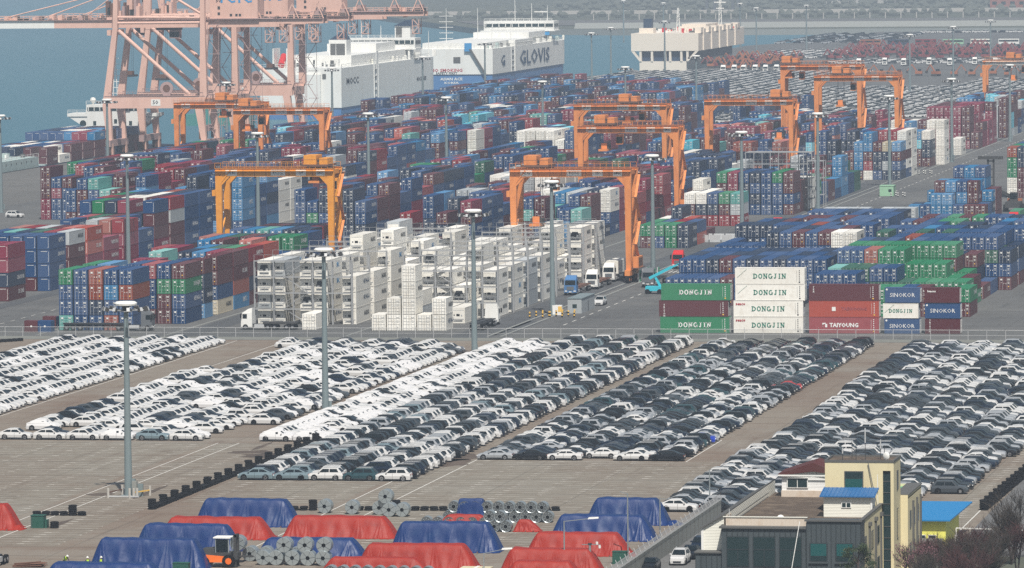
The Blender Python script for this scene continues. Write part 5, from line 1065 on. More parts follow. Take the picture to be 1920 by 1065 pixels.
# ------------------------------------------------------------------ bollards, cabins and small yard things
def bollard(x,y,label,grp,c='warn'):
    mb=MB()
    for k in range(4): mb.cyl((0,0,k*.28),(0,0,(k+1)*.28),.16,c if k%2 else 'black',8)
    return mb.build('bollard',loc=(x,y,0),label=label,category='bollard',group=grp)
k=0
for (x,y) in [(-190.6+i*.8,1018+ (i%3)*2.2) for i in range(5)]+[(-187.2+i*.75,1020+(i%3)*2.3) for i in range(7)]: bollard(x,y,f"black and yellow bollard, {od(k)} in the cluster round the fourth mast",'bollards round the fourth mast'); k+=1
for (gx,gy,nm,cl) in ((-180.6,1246,'red tractor','warn'),(-178.6,1464,'pale green cabin','plate'),(-188,1380,'seventh mast','warn'),(-186.,1590,'light blue bank','plate'),(-176,1104,'dark silver tractor','warn')):
    for i in range(5): bollard(gx+i*.9,gy+(i%2)*3,f"striped bollard, {od(i)} of the cluster by the {nm}",'striped bollards by the '+nm,cl)
def cabin(name,x,y,wx,wy,h,mt,label,cat,roof=None,win=((.5,.5),)):
    ro=empty(name,(x,y,0),label=label,category=cat)
    b=MB(); b.box(-wx/2,wx/2,-wy/2,wy/2,0,h,mt); b.build('wall',ro); r_=MB(); r_.box(-wx/2-.1,wx/2+.1,-wy/2-.1,wy/2+.1,h,h+.12,roof or mt); r_.build('roof',ro)
    for (u,v) in win: q=MB(); q.box(-wx/2+u*wx-.4,-wx/2+u*wx+.4,-wy/2-.03,-wy/2,v*h-.35,v*h+.35,'win'); q.build('window',ro)
    d=MB(); d.box(wx/2,wx/2+.03,-.5,.4,.05,2.,'greyd'); d.build('door',ro); return ro
cabin('site_office',-184.4,1037,2.6,14,2.7,'c_y','grey site office box standing behind the fourth mast','site office',roof='mast')
cabin('switch_cabin',-180.2,1470,3.6,5,2.6,'ltgreen','pale green switch cabin beside the runway far down','cabin',win=((.75,.55),))
b=MB(); b.box(-.9,.9,-.5,.5,0,1.8,'plate'); b.box(.2,.9,-.52,-.5,.6,1.6,'warn'); b.build('generator',loc=(-186.9,1026,0),label='white generator with a yellow panel behind the bollards',category='generator')
for i in range(6):
    b=MB(); b.box(-.06,.06,0,2.2,0,2.3,'fgreen'); b.box(-.1,.1,-.06,.06,0,2.4,'galv'); b.build('mesh_barrier',loc=(-187.4+ (i%2)*2.2,1120+(i//2)*2.4*2,0),category='barrier',label=f"green mesh barrier panel, {od(i)} beside the gantry leg by the dark silver tractor",group='green barrier panels')
# site cars
place_car('suv','p_w',-183.6,1053.,NY,'white SUV parked behind the grey site office box','cars on the yard road')
place_car('suv','p_w',-385,1363,math.pi*.92,'white SUV parked alone on the quay side apron','cars on the quay apron')
# aerial lift with a turquoise boom
ro=empty('boom_lift',(-178.5,1085,0),label='turquoise boom lift folded behind the green long containers',category='boom lift')
b=MB(); b.box(-1.6,1.6,-1.2,1.2,.6,1.5,'cyanp'); b.build('base',ro)
for s in (-1,1):
    for t in (-1,1): w=MB(); w.cyl((s*1.2,t*1.15,.5),(s*1.2,t*1.45,.5),.5,'rubber',10); w.build('wheel',ro)
b=MB(); b.bar((1.2,0,1.4),(.2,0,3.2),.45,'cyanp'); b.bar((-1.,0,3.),(3.4,0,5.2),.55,'cyanp'); b.bar((3.2,0,5.1),(4.9,0,5.8),.35,'cyanp'); b.build('boom',ro)
b=MB(); b.box(4.7,5.9,-.6,.6,5.4,5.5,'dark'); b.box(4.7,5.9,-.62,-.56,6.3,6.4,'dark'); b.box(5.8,5.9,-.6,.6,5.4,6.4,'dark'); b.build('basket',ro)
# empty handler with a tall black mast
ro=empty('container_handler',(-145.6,1396,0),label='black masted container handler at the yard edge near the red tractor',category='container handler')
b=MB(); b.box(-.9,-.5,-.4,.4,.5,13,'steel_d'); b.box(.5,.9,-.4,.4,.5,13,'steel_d')
for z in range(2,13,2): b.box(-.9,.9,-.3,.3,z,z+.3,'steel_d')
b.build('lift_mast',ro); b=MB(); b.box(-1.7,1.7,1,6.5,.9,2.6,'steel_d'); b.box(-.8,.8,3,5,2.6,4.2,'glass'); b.build('body',ro)
b=MB(); b.box(-3.1,3.1,-.9,-.5,12.6,13.4,'steel_d'); b.build('spreader',ro)
for s in (-1.5,1.5):
    for t in (1.2,5.6): w=MB(); w.cyl((s-.3,t,.8),(s+.3,t,.8),.8,'rubber',12); w.build('wheel',ro)
ro=empty('reach_stacker',(-139.6,1392,0),label='dark reach stacker with an orange counterweight behind the red tractor',category='reach stacker')
b=MB(); b.box(-1.8,1.8,-3.5,3.5,1,2.4,'steel_d'); b.box(-1.8,1.8,2.5,3.8,1,3,'orange'); b.build('body',ro); b=MB(); b.box(-.9,.9,-.5,1.5,2.4,4.6,'steel_d'); b.box(-.8,.8,-.52,-.5,3,4.4,'glass'); b.build('cab',ro)
b=MB(); b.bar((0,2.5,3),(-7,-6,7.2),.8,'steel_d'); b.build('boom',ro)
for s in (-1.9,1.9):
    for t in (-2.6,2.4): w=MB(); w.cyl((s-.35,t,.9),(s+.35,t,.9),.9,'rubber',12); w.build('wheel',ro)
# empty maintenance rack at the far yard
def rack(x0,x1,y,H,tiers,label,name='reefer_rack',bays=4,d=1.6,legs=True):
    ro=empty(name,(x0,y,0),label=label,category='steel rack',group='galvanised steel racks'); w=x1-x0
    f=MB()
    for i in range(bays+1):
        for yy in (0,d): f.box(i*w/bays-.09,i*w/bays+.09,yy-.09,yy+.09,0,H,'rackm')
    f.build('frame',ro)
    for t in range(1,tiers+1):
        p=MB(); z=t*H/tiers; p.box(0,w,0,d,z-.12,z-.04,'rackm'); p.box(0,w,-.05,.05,z-.2,z+.02,'rackm'); p.build('platform',ro)
        h=MB()
        for zz in (1.0,): h.box(0,w,-.03,.03,z+zz,z+zz+.05,'rackm')
        for i in range(bays*2+1): h.box(i*w/bays/2-.03,i*w/bays/2+.03,-.03,.03,z,z+1.05,'rackm')
        h.build('handrail',ro)
    s=MB()
    for t in range(tiers): a,b=(0,w*.25) if t%2 else (w*.25,0); s.bar((w*.3+a,d*.6,t*H/tiers),(w*.3+b,d*.6,(t+1)*H/tiers),.5,'rackm',.1); s.bar((w*.3+a,d*.3,t*H/tiers+1),(w*.3+b,d*.3,(t+1)*H/tiers+1),.05,'rackm')
    s.build('stair',ro); return ro
for i,y in enumerate((1015.8,1030.9,1045.6,1060.4,1075.4,1090.3,1105.4,1120.4)): rack(-213.6,-196.2,y+.7,11.6,4,f"galvanised reefer rack, {od(i)} walkway back in the lane beside the runway",bays=6,d=.7)
for i,y in enumerate((998.1,1013.0,1028.1,1043.2,1058.3,1073.4,1088.6,1103.7)): rack(-237.6,-219.6,y+.9,11.6,4,f"galvanised reefer rack, {od(i)} walkway back in the lane behind the white truck",bays=5,d=.7)
rack(-206.5,-190.,1396,14.5,5,'empty galvanised rack frame with upper walkways beside the runway',bays=8,d=6)
rack(-190.5,-186.5,1392,12.5,3,'open galvanised stair frame at the end of the empty rack',bays=2,d=4)
for i in range(5):
    b=MB(); b.box(-1.2,1.2,-3,3,0,.5,'c_y'); b.box(-1.2,1.2,-3,-2.8,.5,1.6,'galv'); b.box(-1.2,1.2,2.8,3,.5,1.6,'galv'); b.build('flat_rack',loc=(-196+i*2.7,1262,0),label=f"folded grey flat rack, {od(i)} in the low row by the blue boxes",category='flat rack',group='folded grey flat racks')
# scattered low boxes by the fence at the quay side end
for i,(x,y,z,ck,w_) in enumerate(((-273.6,979.2,0,'m',2.4),(-271.1,979.2,0,'b',2.4),(-273.2,990,0,'m',2.4),(-270.6,990,0,'b',2.4),(-270.2,992.4,1.6,'b',2.4),(-267.9,1000,0,'n',3.6))):
    b=MB(); b.box(-w_/2,w_/2,-1.2,1.2,.0,2.0-z*.6,'PAINT'); b.box(-.1,.2,-1.23,-1.2,.9,1.2,'plate'); b.box(-w_/2-.03,-w_/2+.1,-1.23,1.23,0,2.05-z*.6,'PAINT'); b.build('storage_bin',loc=(x,y,z),paint='c_'+ck,label=f"small {CC[ck][0]} bin, {od(i)} of the group beside the corner stack",category='storage bin',group='small bins beside the corner stack')
# far buildings
def far_building(x,y,w,d,h,wall,roofm,label,rows=2,nm='building',pitched=False):
    ro=empty(nm,(x,y,.6),label=label,category='building')
    b=MB(); b.box(-w/2,w/2,0,d,0,h,wall); b.build('wall',ro)
    r_=MB(); (r_.prismX([(-1,h),(d+1,h),(d/2,h*1.45)],-w/2-1,w/2+1,roofm) if pitched else r_.box(-w/2-.5,w/2+.5,-.5,d+.5,h,h+.6,roofm)); r_.build('roof',ro)
    for rr in range(rows):
        z=h*(rr+.55)/rows; win=MB(); n=int(w/6)
        for i in range(n): x_=-w/2+(i+.5)*w/n; win.box(x_-1.7,x_+1.7,-.15,0,z-h/rows*.18,z+h/rows*.18,'win')
        win.build('window_band',ro)
    return ro
far_building(-395,4420,62,16,15,'far_bldg','far_roof','long pale two storey building with a blue roof on the far shore')
far_building(-448,4430,28,16,13,'brick','redroof','brown gabled house beside the long pale building on the far shore',pitched=True)
far_building(-262,4160,46,12,8,'siding','far_bldg','small cream shed with a flat roof on the far shore',rows=1)
far_building(-600,4700,60,16,7,'far_bldg','far_roof','low blue roofed shed on the far shore beyond the cream ship',rows=1,pitched=True)
far_building(-170,4300,40,10,6,'far_bldg','far_roof','low long shed at the edge of the far shore',rows=1)
ro=empty('harbour_gantry',(-655,4300,.6),label='faint steel gantry standing on the far shore above the water',category='gantry')
b=MB(); [b.box(x-1,x+1,-1,1,0,22,'greyd') for x in (-10,-4,10,14)]; b.build('leg',ro); b=MB(); b.box(-13,17,-2,2,20,24,'greyd'); b.build('beam',ro)
# trees of the far shore read as one hazy wood
mb=MB(); rg=random.Random(4)
for i in range(2200):
    x=rg.uniform(-850,150); y=rg.uniform(4300,5000) if i%4 else rg.uniform(4060,4250); h=rg.uniform(2,5.5); r=h*rg.uniform(.35,.75)
    mb.lathe([(0,h),(r*.55,h*.86),(r,h*.5),(r*.9,h*.2),(r*.8,0)],(x,y,.6),'far_tree',5)
mb.build('far_wood',kind='stuff',label='hazy scattered trees covering the far shore')
# ------------------------------------------------------------------ tarpaulin covered coil piles
def noise1(x,seed):
    return math.sin(x*1.3+seed)*.5+math.sin(x*2.9+seed*2.1)*.3+math.sin(x*6.1+seed*.7)*.2
def tarp(x0,x1,y0,H,mt,label,depth=4.6,seed=0,slope=(1.5,1.9),lump=.12,tail=0.):
    rg=random.Random(seed); nx=int(max(50,(x1-x0)*11)); ny=44; L=x1-x0; V=[];F=[]
    ph=[rg.uniform(0,6.28) for _ in range(8)]
    # places where the sheet catches on a coil edge: creases radiate from there down to the hem
    an=[(slope[0]*.95,rg.uniform(6,9),.13),(L-slope[1]*.95,rg.uniform(6,9),.15)]+[(rg.uniform(.2*L,.85*L),rg.uniform(4,8),rg.uniform(.04,.10)) for _ in range(2 if L>6 else 0)]
    for i in range(nx+1):
        u=i/nx; x=u*L
        e=min(1,x/slope[0],(L-x)/slope[1]); e=max(0,e); e=1-(1-e)**1.35
        hh=H*e*(1+.006*math.sin(x*3.5+ph[5])+lump*.12*noise1(x*.45,seed)); hh=max(hh,.02)
        for j in range(ny+1):
            a=j/ny*2-1; s=abs(a); sd_=-1 if a<0 else 1
            prof=1-max(0,(s-.46)/.54)**1.5; dn=1-prof
            y=y0+depth/2+a*depth/2*(.84+.16*dn)
            fold=0.
            for (p,k,am) in an:
                ang=(x-p)/(.10+1.5*dn); g=math.exp(-ang*ang/1.1); fold+=am*g*((1-abs(math.sin(k*ang+ph[0])))**2.5-.3)*min(1,dn*3)
            fold+=.10*math.sin(x*1.15+ph[1])*dn+.045*math.sin(x*2.7+ph[2]+1.5*a)*dn+.02*math.sin(x*6.3+ph[3]+3*dn)*dn
            sag=-.10*math.exp(-((dn-.55)/.25)**2)*(.5+.5*math.sin(x*3.6+ph[4]))
            y+=sd_*(fold+sag)*1.15
            z=hh*prof+.30*fold*(1-prof)*0+.03*math.sin(x*1.9+ph[6])*math.sin(a*5+ph[7])*e+.006*math.sin(x*3.6+ph[4])*(prof)*e
            if dn>.93: z+=.05*abs(math.sin(x*4.+ph[2]))
            V.append((x0+x,y,max(z,.03)))
    for i in range(nx):
        for j in range(ny): q=i*(ny+1)+j; F.append((q,q+ny+1,q+ny+2,q+1))
    ro=empty('tarpaulin_pile',(0,0,0),label=label,category='tarpaulin pile')
    mb=MB(); mb.add(V,F,mt); mb.build('tarpaulin',ro,smooth=True)
    hm=MB(); n=60; V=[];F=[]
    for i in range(n+1):
        x=x0+.2+(L-.4)*i/n; w=.25+.18*math.sin(i*1.7+seed)+.1*math.sin(i*.6)
        V+=[(x,y0+.25,.10),(x,y0-.02-w*.5,.14+.05*math.sin(i*2.3)),(x,y0-w,.03)]
    for i in range(n):
        for j in range(2): F.append((i*3+j,i*3+1+j,i*3+4+j,i*3+3+j)[::-1])
    hm.add(V,F,mt); hm.build('loose_hem',ro,smooth=True)
    if tail:
        t=MB(); m_=14; V=[];F=[]
        for i in range(m_+1):
            for j in range(m_+1): V.append((x1-.8+tail*i/m_,y0+.2+1.9*j/m_+.2*math.sin(i),max(.02,(.55*math.sin(math.pi*min(1,i/m_))*math.sin(math.pi*j/m_)+.16*math.sin(i*2.3+j*1.1)*math.sin(j*2.7)))))
        for i in range(m_):
            for j in range(m_): q=i*(m_+1)+j; F.append((q,q+m_+1,q+m_+2,q+1))
        t.add(V,F,mt); t.build('crumpled_end',ro,smooth=True)
    sp=MB()
    for k in range(5): x=x0+L*(.15+.17*k)+rg.uniform(-.4,.4); sp.box(x,x+.12,y0-.12-.1,y0-.1+.3,.02,.16,'rust')
    sp.build('weight',ro)
    return ro
TT='blue tarpaulin pile ';TR='red tarpaulin pile '
for a in ((-165.7,-152.8,662.5,3.2,'tarp_b','blue covered pile at the very back by the divider of tyre stacks'),(-166.4,-152.8,648.5,2.45,'tarp_r','long red covered pile between two blue ones on the tyre divider side'),
 (-165.8,-153.2,633.8,3.2,'tarp_b','dark blue covered pile behind the forklift'),(-166.7,-152.9,617.5,3.3,'tarp_b','blue covered pile with two vested workers standing before it'),
 (-152.1,-138.3,651,2.45,'tarp_r','faded red covered pile in front of the big upright coils'),(-150.3,-137.4,629.5,2.2,'tarp_b','low blue covered pile directly behind the pale big coils'),
 (-136.3,-123.2,637.6,3.35,'tarp_b','bright glossy blue covered pile in the middle of the coil yard'),(-136.4,-122.5,620.,2.75,'tarp_r','red covered pile just behind the bottom row of rimmed coils'),
 (-139.5,-127.,615.6,1.75,'tarp_r','low red sheet laid right over the bottom row of rimmed coils'),(-119.5,-107.7,616.8,2.75,'tarp_r','vivid red covered pile behind the thin camera pole'),
 (-120,-107.8,635.5,2.5,'tarp_r','dull dark red covered pile between blue and vivid red ones'),(-120.1,-107.4,651.2,2.9,'tarp_b','blue covered pile in front of the one with the crumpled end'),
 (-118.9,-108.6,668.6,3.1,'tarp_b','blue covered pile with a crumpled end next to the black saloon'),(-194,-185.8,656,3.0,'tarp_r','orange red covered pile cut by the picture edge'),
 (-117.6,-108.4,608.5,2.3,'tarp_r','dark red covered pile at the bottom edge beside the wooden crate'),(-168.5,-154.5,603.8,2.1,'tarp_b','blue covered pile showing only its top at the bottom edge')):
    i=int(a[2]); tarp(a[0],a[1],a[2],a[3],a[4],a[5],seed=i*3+int(a[0]),tail=2.6 if 'crumpled end next' in a[5] else (1.6 if 'orange red' in a[5] or 'vivid' in a[5] else 0),depth=4.6 if a[3]>2 else 3.2)
# ------------------------------------------------------------------ steel coils
def coil_mesh(kind):
    mb=MB(); 
    if kind=='pale':
        r,h,n=.86,1.5,28; mb.lathe([(r*.27,0),(r*.97,0),(r,.04),(r,h-.04),(r*.97,h),(r*.27,h)],(0,-h/2,0),'coil',n,'Y'); mb.lathe([(r*.27,0),(r*.27,h)],(0,-h/2,0),'black',12,'Y'); mb.cyl((0,-h/2+.15,0),(0,-h/2+.2,0),r*.27,'black',12)
        for k in range(6): a=k*math.pi/3+.3; mb.bar((math.cos(a)*r*.27,-h/2-.012,math.sin(a)*r*.27),(math.cos(a)*r,-h/2-.012,math.sin(a)*r),.045,'coild',.02)
        for y in (-.4,0,.4): mb.lathe([(r+.012,0),(r+.012,.04)],(0,y,0),'coild',n,'Y')
    else:
        r,h,n=.67,1.35,24; mb.lathe([(r*.9,.05),(r,0),(r,.1),(r*.97,.12),(r*.97,h-.1),(r,h)],(0,-h/2,0),'coil',n,'Y'); mb.lathe([(r*.36,.05),(r*.9,.05)],(0,-h/2,0),'coild',n,'Y'); mb.lathe([(r*.36,0),(r*.44,0)],(0,-h/2,0),'coil',14,'Y'); mb.cyl((0,-h/2+.1,0),(0,-h/2+.15,0),r*.38,'black',12)
        for k in range(8): a=k*math.pi/4; mb.box(math.cos(a)*r*.66-.06,math.cos(a)*r*.66+.06,-h/2+.02,-h/2+.06,math.sin(a)*r*.66-.06,math.sin(a)*r*.66+.06,'coil')
        for y in (-.3,.25): mb.lathe([(r+.01,0),(r+.01,.05)],(0,y,0),'coild',n,'Y')
    return mb.mesh('steel_coil_'+kind)
CO={'pale':coil_mesh('pale'),'rim':coil_mesh('rim')}
def coil(kind,x,y,z,label,grp):
    o=bpy.data.objects.new('steel_coil',CO[kind]); COL.objects.link(o); r=.86 if kind=='pale' else .67; o.location=(x,y,z+r); o.rotation_euler=(0,random.uniform(0,6.28),random.uniform(-.04,.04))
    o['label']=label;o['category']='steel coil';o['group']=grp
for k in range(10): coil('rim',-135.9+k*1.36,671.4,0,f"rimmed steel coil, {od(k)} in the lower row of the back rack",'rimmed coils of the back rack')
for k in range(9): coil('rim',-135.2+k*1.36,671.4,1.17,f"rimmed steel coil, {od(k)} in the upper row of the back rack",'rimmed coils of the back rack')
for k in range(7): coil('rim',-137.2+k*1.42,664.6,0,f"rimmed steel coil, {od(k)} along the row under the small red sheet",'rimmed coils under the small red sheet')
for k,(x,y,z) in enumerate(((-128.1,660.5,0),(-126.7,660.5,0),(-127.4,660.5,1.17),(-128.8,661,1.17))): coil('rim',x,y,z,f"rimmed steel coil, {od(k)} in the little pyramid by the crumpled red sheet",'rimmed coils of the little pyramid')
for k in range(9): coil('rim',-137.4+k*1.37,612.6,0,f"rimmed steel coil, {od(k)} along the bottom row under the red sheet",'rimmed coils of the bottom row')
for k in range(5): coil('pale',-147.6+[0,1.45,3.35,5.15,6.9][k],623.8,0,f"big pale steel coil, {od(k)} in the lower row beside the forklift",'big pale coils beside the forklift')
for k,(x) in enumerate((-145.2,-142.8,-140.6)): coil('pale',x,623.9,1.45,f"big pale steel coil, {od(k)} on top of the row beside the forklift",'big pale coils beside the forklift')
for k in range(4): coil('pale',-150.+k*1.8,627.4,0,f"big pale steel coil, {od(k)} in the second line behind the lower row",'big pale coils in the second line')
for k,(x,y,z) in enumerate(((-149.4,678.8,0),(-153.,679.6,0),(-145.9,678.5,0),(-144.2,676.3,0),(-142.6,676.4,0),(-145.,678.,1.45))): coil('pale',x,y,z,f"big pale steel coil, {['beside','beyond','just behind','close to','nearest','standing on top of'][k]} the upright group behind the faded red pile",'big pale coils of the upright group')
tarp(-136.,-129.,663.5,1.55,'tarp_r','small red sheet lying over a row of rimmed coils',depth=2.6,seed=5); tarp(-135.,-131.2,670.2,2.75,'tarp_b','small blue sheet thrown over the back coil rack',depth=2.4,seed=6,slope=(.5,.5))
tarp(-126.,-122.6,660.3,1.35,'tarp_r','crumpled red sheet heaped beside the little coil pyramid',depth=2.,seed=7,slope=(.8,1.6),lump=.5)
# forklift carrying a coil
ro=empty('forklift',(-152.2,621.3,0),label='orange heavy forklift with a black mast next to the pale coils',category='forklift')
b=MB(); b.hexa([(-2.4,-1.1,.6),(1.6,-1.1,.6),(1.6,1.1,.6),(-2.4,1.1,.6),(-2.2,-1.,1.5),(1.6,-1.,1.2),(1.6,1.,1.2),(-2.2,1.,1.5)],'fork'); b.hexa([(-2.0,-.9,1.4),(-.4,-.9,1.3),(-.4,.9,1.3),(-2.,.9,1.4),(-1.8,-.8,2.1),(-.4,-.8,2.2),(-.4,.8,2.2),(-1.8,.8,2.1)],'steel_d'); b.box(-.4,1.5,-.9,.9,1.2,1.7,'steel_d'); b.build('body',ro)
b=MB(); [b.box(x,x+.12,y-.06,y+.06,1.7,3.3,'coil') for x in (-.3,1.2) for y in (-.8,.8)]; b.box(-.5,1.5,-1,1,3.3,3.42,'plate'); b.box(-.2,1.2,-.86,-.82,1.8,3.2,'glass'); b.build('cab',ro)
b=MB(); b.box(1.8,2.1,-.8,-.5,.1,3.7,'steel_d'); b.box(1.8,2.1,.5,.8,.1,3.7,'steel_d'); b.box(1.8,2.3,-.9,.9,.9,1.7,'steel_d'); b.box(1.8,2.1,-.8,.8,3.4,3.7,'steel_d'); b.build('mast',ro)
b=MB(); b.box(2.2,3.9,-.1,.1,1.1,1.3,'steel_d'); b.build('ram',ro)
for x,r_ in ((-1.5,.6),(1.3,.75)):
    for s in (-1,1): w=MB(); w.cyl((0,-.25,0),(0,.25,0),r_,'rubber',14); w.cyl((0,-.28,0),(0,-.25,0),r_*.5,'fork',8); o=w.build('wheel',ro); o.location=(x,s*.95,r_); o.rotation_euler=(0,0,0 if s<0 else math.pi)
coil('pale',-150.9,625.2,1.45,'big pale steel coil peeping above the forklift cab roof','pale coil behind the forklift')
# ------------------------------------------------------------------ people
def person(x,y,rz,label,pose):
    P=dict(hip=(0,0,.92),belly=(0,.0,1.1),chest=(0,0,1.34),neck=(0,0,1.5),head=(0,-.01,1.63),crown=(0,0,1.76))
    if pose=='bend': P=dict(hip=(0,.12,.85),belly=(0,-.02,1.0),chest=(0,-.22,1.16),neck=(0,-.36,1.24),head=(0,-.45,1.30),crown=(0,-.52,1.40))
    ch=P['chest'];hp=P['hip']
    J=[P['hip'],P['belly'],P['chest'],P['neck'],P['head'],P['crown']]; E=[(0,1),(1,2),(2,3),(3,4),(4,5)]; Rr=[.15,.15,.17,.06,.10,.07]
    for s in (-1,1):
        n=len(J); J+=[(s*.19,ch[1],ch[2]+.08),(s*.27,ch[1]-.05,ch[2]-.20),(s*.24,ch[1]-(.28 if pose!='stand' else .16),ch[2]-.38),(s*.22,ch[1]-(.36 if pose!='stand' else .24),ch[2]-.42)]; E+=[(2,n),(n,n+1),(n+1,n+2),(n+2,n+3)]; Rr+=[.075,.055,.042,.045]
        n=len(J); J+=[(s*.10,hp[1],hp[2]-.06),(s*.13,hp[1]-.04,.48),(s*.14,hp[1]+.0,.09),(s*.15,hp[1]-.15,.05)]; E+=[(0,n),(n,n+1),(n+1,n+2),(n+2,n+3)]; Rr+=[.10,.075,.055,.05]
    me=bpy.data.meshes.new('person'); me.from_pydata(J,E,[]); o=bpy.data.objects.new('person',me); COL.objects.link(o); o.modifiers.new('skin','SKIN').use_smooth_shade=True
    for i,r in enumerate(Rr): me.skin_vertices[0].data[i].radius=(r,r)
    me.skin_vertices[0].data[0].use_root=True
    sb=o.modifiers.new('sub','SUBSURF'); sb.levels=1; sb.render_levels=1; me.materials.append(ML[MATS['cloth']])
    o.location=(x,y,0); o.rotation_euler=(0,0,rz); o['label']=label; o['category']='person'
    v=MB(); a=Vector(P['belly'])-Vector((0,0,.08)); b=Vector(P['neck'])-Vector((0,0,.02)); v.cyl(a,b,.20,'hivis',12,.17); v.build('safety_vest',o)
    h=MB(); c=P['crown']; h.lathe([(.0,.10),(.09,.07),(.125,0),(.13,-.06),(.165,-.07)],c,'plate',12); h.build('helmet',o)
    f=MB(); hd=P['head']; f.lathe([(0,.1),(.07,.07),(.09,0),(.07,-.08),(0,-.11)],(hd[0],hd[1]-.03,hd[2]),'skin',10); f.build('face',o)
person(-165.6,613.9,.6,'worker in yellow vest and white helmet, first of two by the blue pile','stand'); person(-164.1,614.2,-.4,'worker in yellow vest nearer the forklift, arm raised to the blue pile','stand'); person(-169.5,618.5,.9,'worker in white helmet bending over beside the scrap steel','bend')
# loose things around the coil yard
mb=MB(); rg=random.Random(3)
for i in range(16): z=.1+.12*(i//5); mb.cyl((-175.2+rg.uniform(-.4,.4),618.+.2*(i%5),z),(-172.2+rg.uniform(-.6,.6),618.2+.2*(i%5),z+rg.uniform(0,.35)),.07,'rust',6)
mb.build('scrap_steel_pile',label='rusty heap of steel bars near the bending worker',category='scrap pile')
b=MB(); b.box(-.8,.8,-.6,.6,0,1.5,'dkgreenbox'); b.box(-.86,.86,-.66,.66,1.5,1.56,'dkgreenbox'); b.box(-.7,-.65,-.62,-.6,0,1.5,'coild'); b.box(.9,1.15,-.5,.5,0,1.0,'dkgreenbox'); b.build('green_box',loc=(-183.9,659.4,0),label='dark green metal box beside the orange red covered pile',category='metal box')
b=MB(); b.box(-.8,.8,-.5,.5,0,1.4,'dkgreenbox'); b.box(-.84,.84,-.54,.54,1.4,1.46,'dkgreenbox'); b.build('green_box',loc=(-107.6,628.5,0),label='dark green metal box against the concrete wall by the red piles',category='metal box')
b=MB(); b.box(-.9,.9,-.5,.5,0,1.3,'dkgreenbox'); b.box(-.94,.94,-.54,.54,1.3,1.36,'dkgreenbox'); b.build('green_box',loc=(-154.6,613.2,0),label='dark green metal box between the blue pile and the forklift',category='metal box')
b=MB(); b.box(-1.6,1.6,-1.3,1.3,0,1.3,'wood'); b.box(-1.68,1.68,-1.38,1.38,1.3,1.42,'wood'); [b.box(x,x+.12,-1.34,-1.3,0,1.3,'rust') for x in (-1.5,-.1,1.4)]; b.box(-.1,.2,-1.42,1.42,1.42,1.46,'plate'); b.build('wooden_crate',loc=(-120.7,611.,0),label='pale wooden crate at the bottom edge between two red piles',category='crate')
b=MB(); b.box(-1.5,.8,-.8,.8,0,.25,'e' if False else 'c_e'); b.hexa([(-1.4,-.7,.25),(.8,-.7,.25),(.8,.7,.25),(-1.4,.7,.25),(-.6,-.5,.9),(.8,-.6,1.2),(.8,.6,1.2),(-.6,.5,.9)],'c_e'); b.build('folded_cover',loc=(-166.9,636.6,0),label='cream folded cover at the quayward end of the dark blue pile',category='cover')
truck(-178.4,619,NY,'steel_d','dark truck front cut off by the picture corner near the workers','none')
# ------------------------------------------------------------------ street lamps, camera pole
def lamp_post(x,y,h,dx,label,arm=3.6,mt='coil',head=True,rise=.5):
    ro=empty('street_lamp',(x,y,0),label=label,category='street lamp')
    p=MB(); p.cyl((0,0,0),(0,0,h),.10,mt,8,.07); p.build('pole',ro); a=MB(); a.bar((0,0,h-.05),(dx*arm,0,h+rise-.05),.07,mt); a.build('arm',ro)
    if head: q=MB(); q.hexa([(dx*(arm-.1)-.1,-.16,h+rise-.12),(dx*(arm+1.)+.0,-.14,h+rise-.02),(dx*(arm+1.),.14,h+rise-.02),(dx*(arm-.1)-.1,.16,h+rise-.12),(dx*(arm-.1),-.14,h+rise+.08),(dx*(arm+1.),-.1,h+rise+.14),(dx*(arm+1.),.1,h+rise+.14),(dx*(arm-.1),.14,h+rise+.08)],'plate'); q.build('lamp_head',ro)
    return ro
lamp_post(-112.1,618.2,5.9,1,'street lamp with a long arm over the vivid red pile',arm=2.9,rise=.35)
lamp_post(-107.3,632.2,7.6,-1,'tallest rust streaked lamp post beside the concrete wall',arm=.9,rise=.25,mt='coil',head=False)
lamp_post(-107.5,656,4.6,1,'short lamp post before the pile with the crumpled end',arm=1.2,rise=.0,mt='coil',head=False)
lamp_post(-119.7,610.5,3.1,1,'low lamp whose arm reaches over the wooden crate',arm=2.2,rise=.5)
ro=empty('camera_pole',(-109.3,618.7,0),label='grey pole with surveillance cameras in front of the red piles',category='camera pole')
p=MB(); p.cyl((0,0,0),(0,0,3.3),.14,'coil',8); p.box(-.2,.2,-.15,.15,3.2,3.4,'dark'); p.build('pole',ro); p=MB(); p.box(0,1.2,-.04,.04,3.2,3.28,'coil'); p.box(-.9,0,-.04,.04,3.2,3.28,'coil'); p.build('arm',ro)
for x in (1.1,.8): p=MB(); p.lathe([(0,-.25),(.13,-.2),(.14,0),(.14,.1),(0,.12)],(x,0,3.05 if x>1 else 3.45),'plate',10); p.build('camera',ro)
lamp_post(-107.0,691,4.6,1,'thin lamp post by the razor wire next to the dark saloons',arm=.3,rise=.1,mt='coil',head=False)
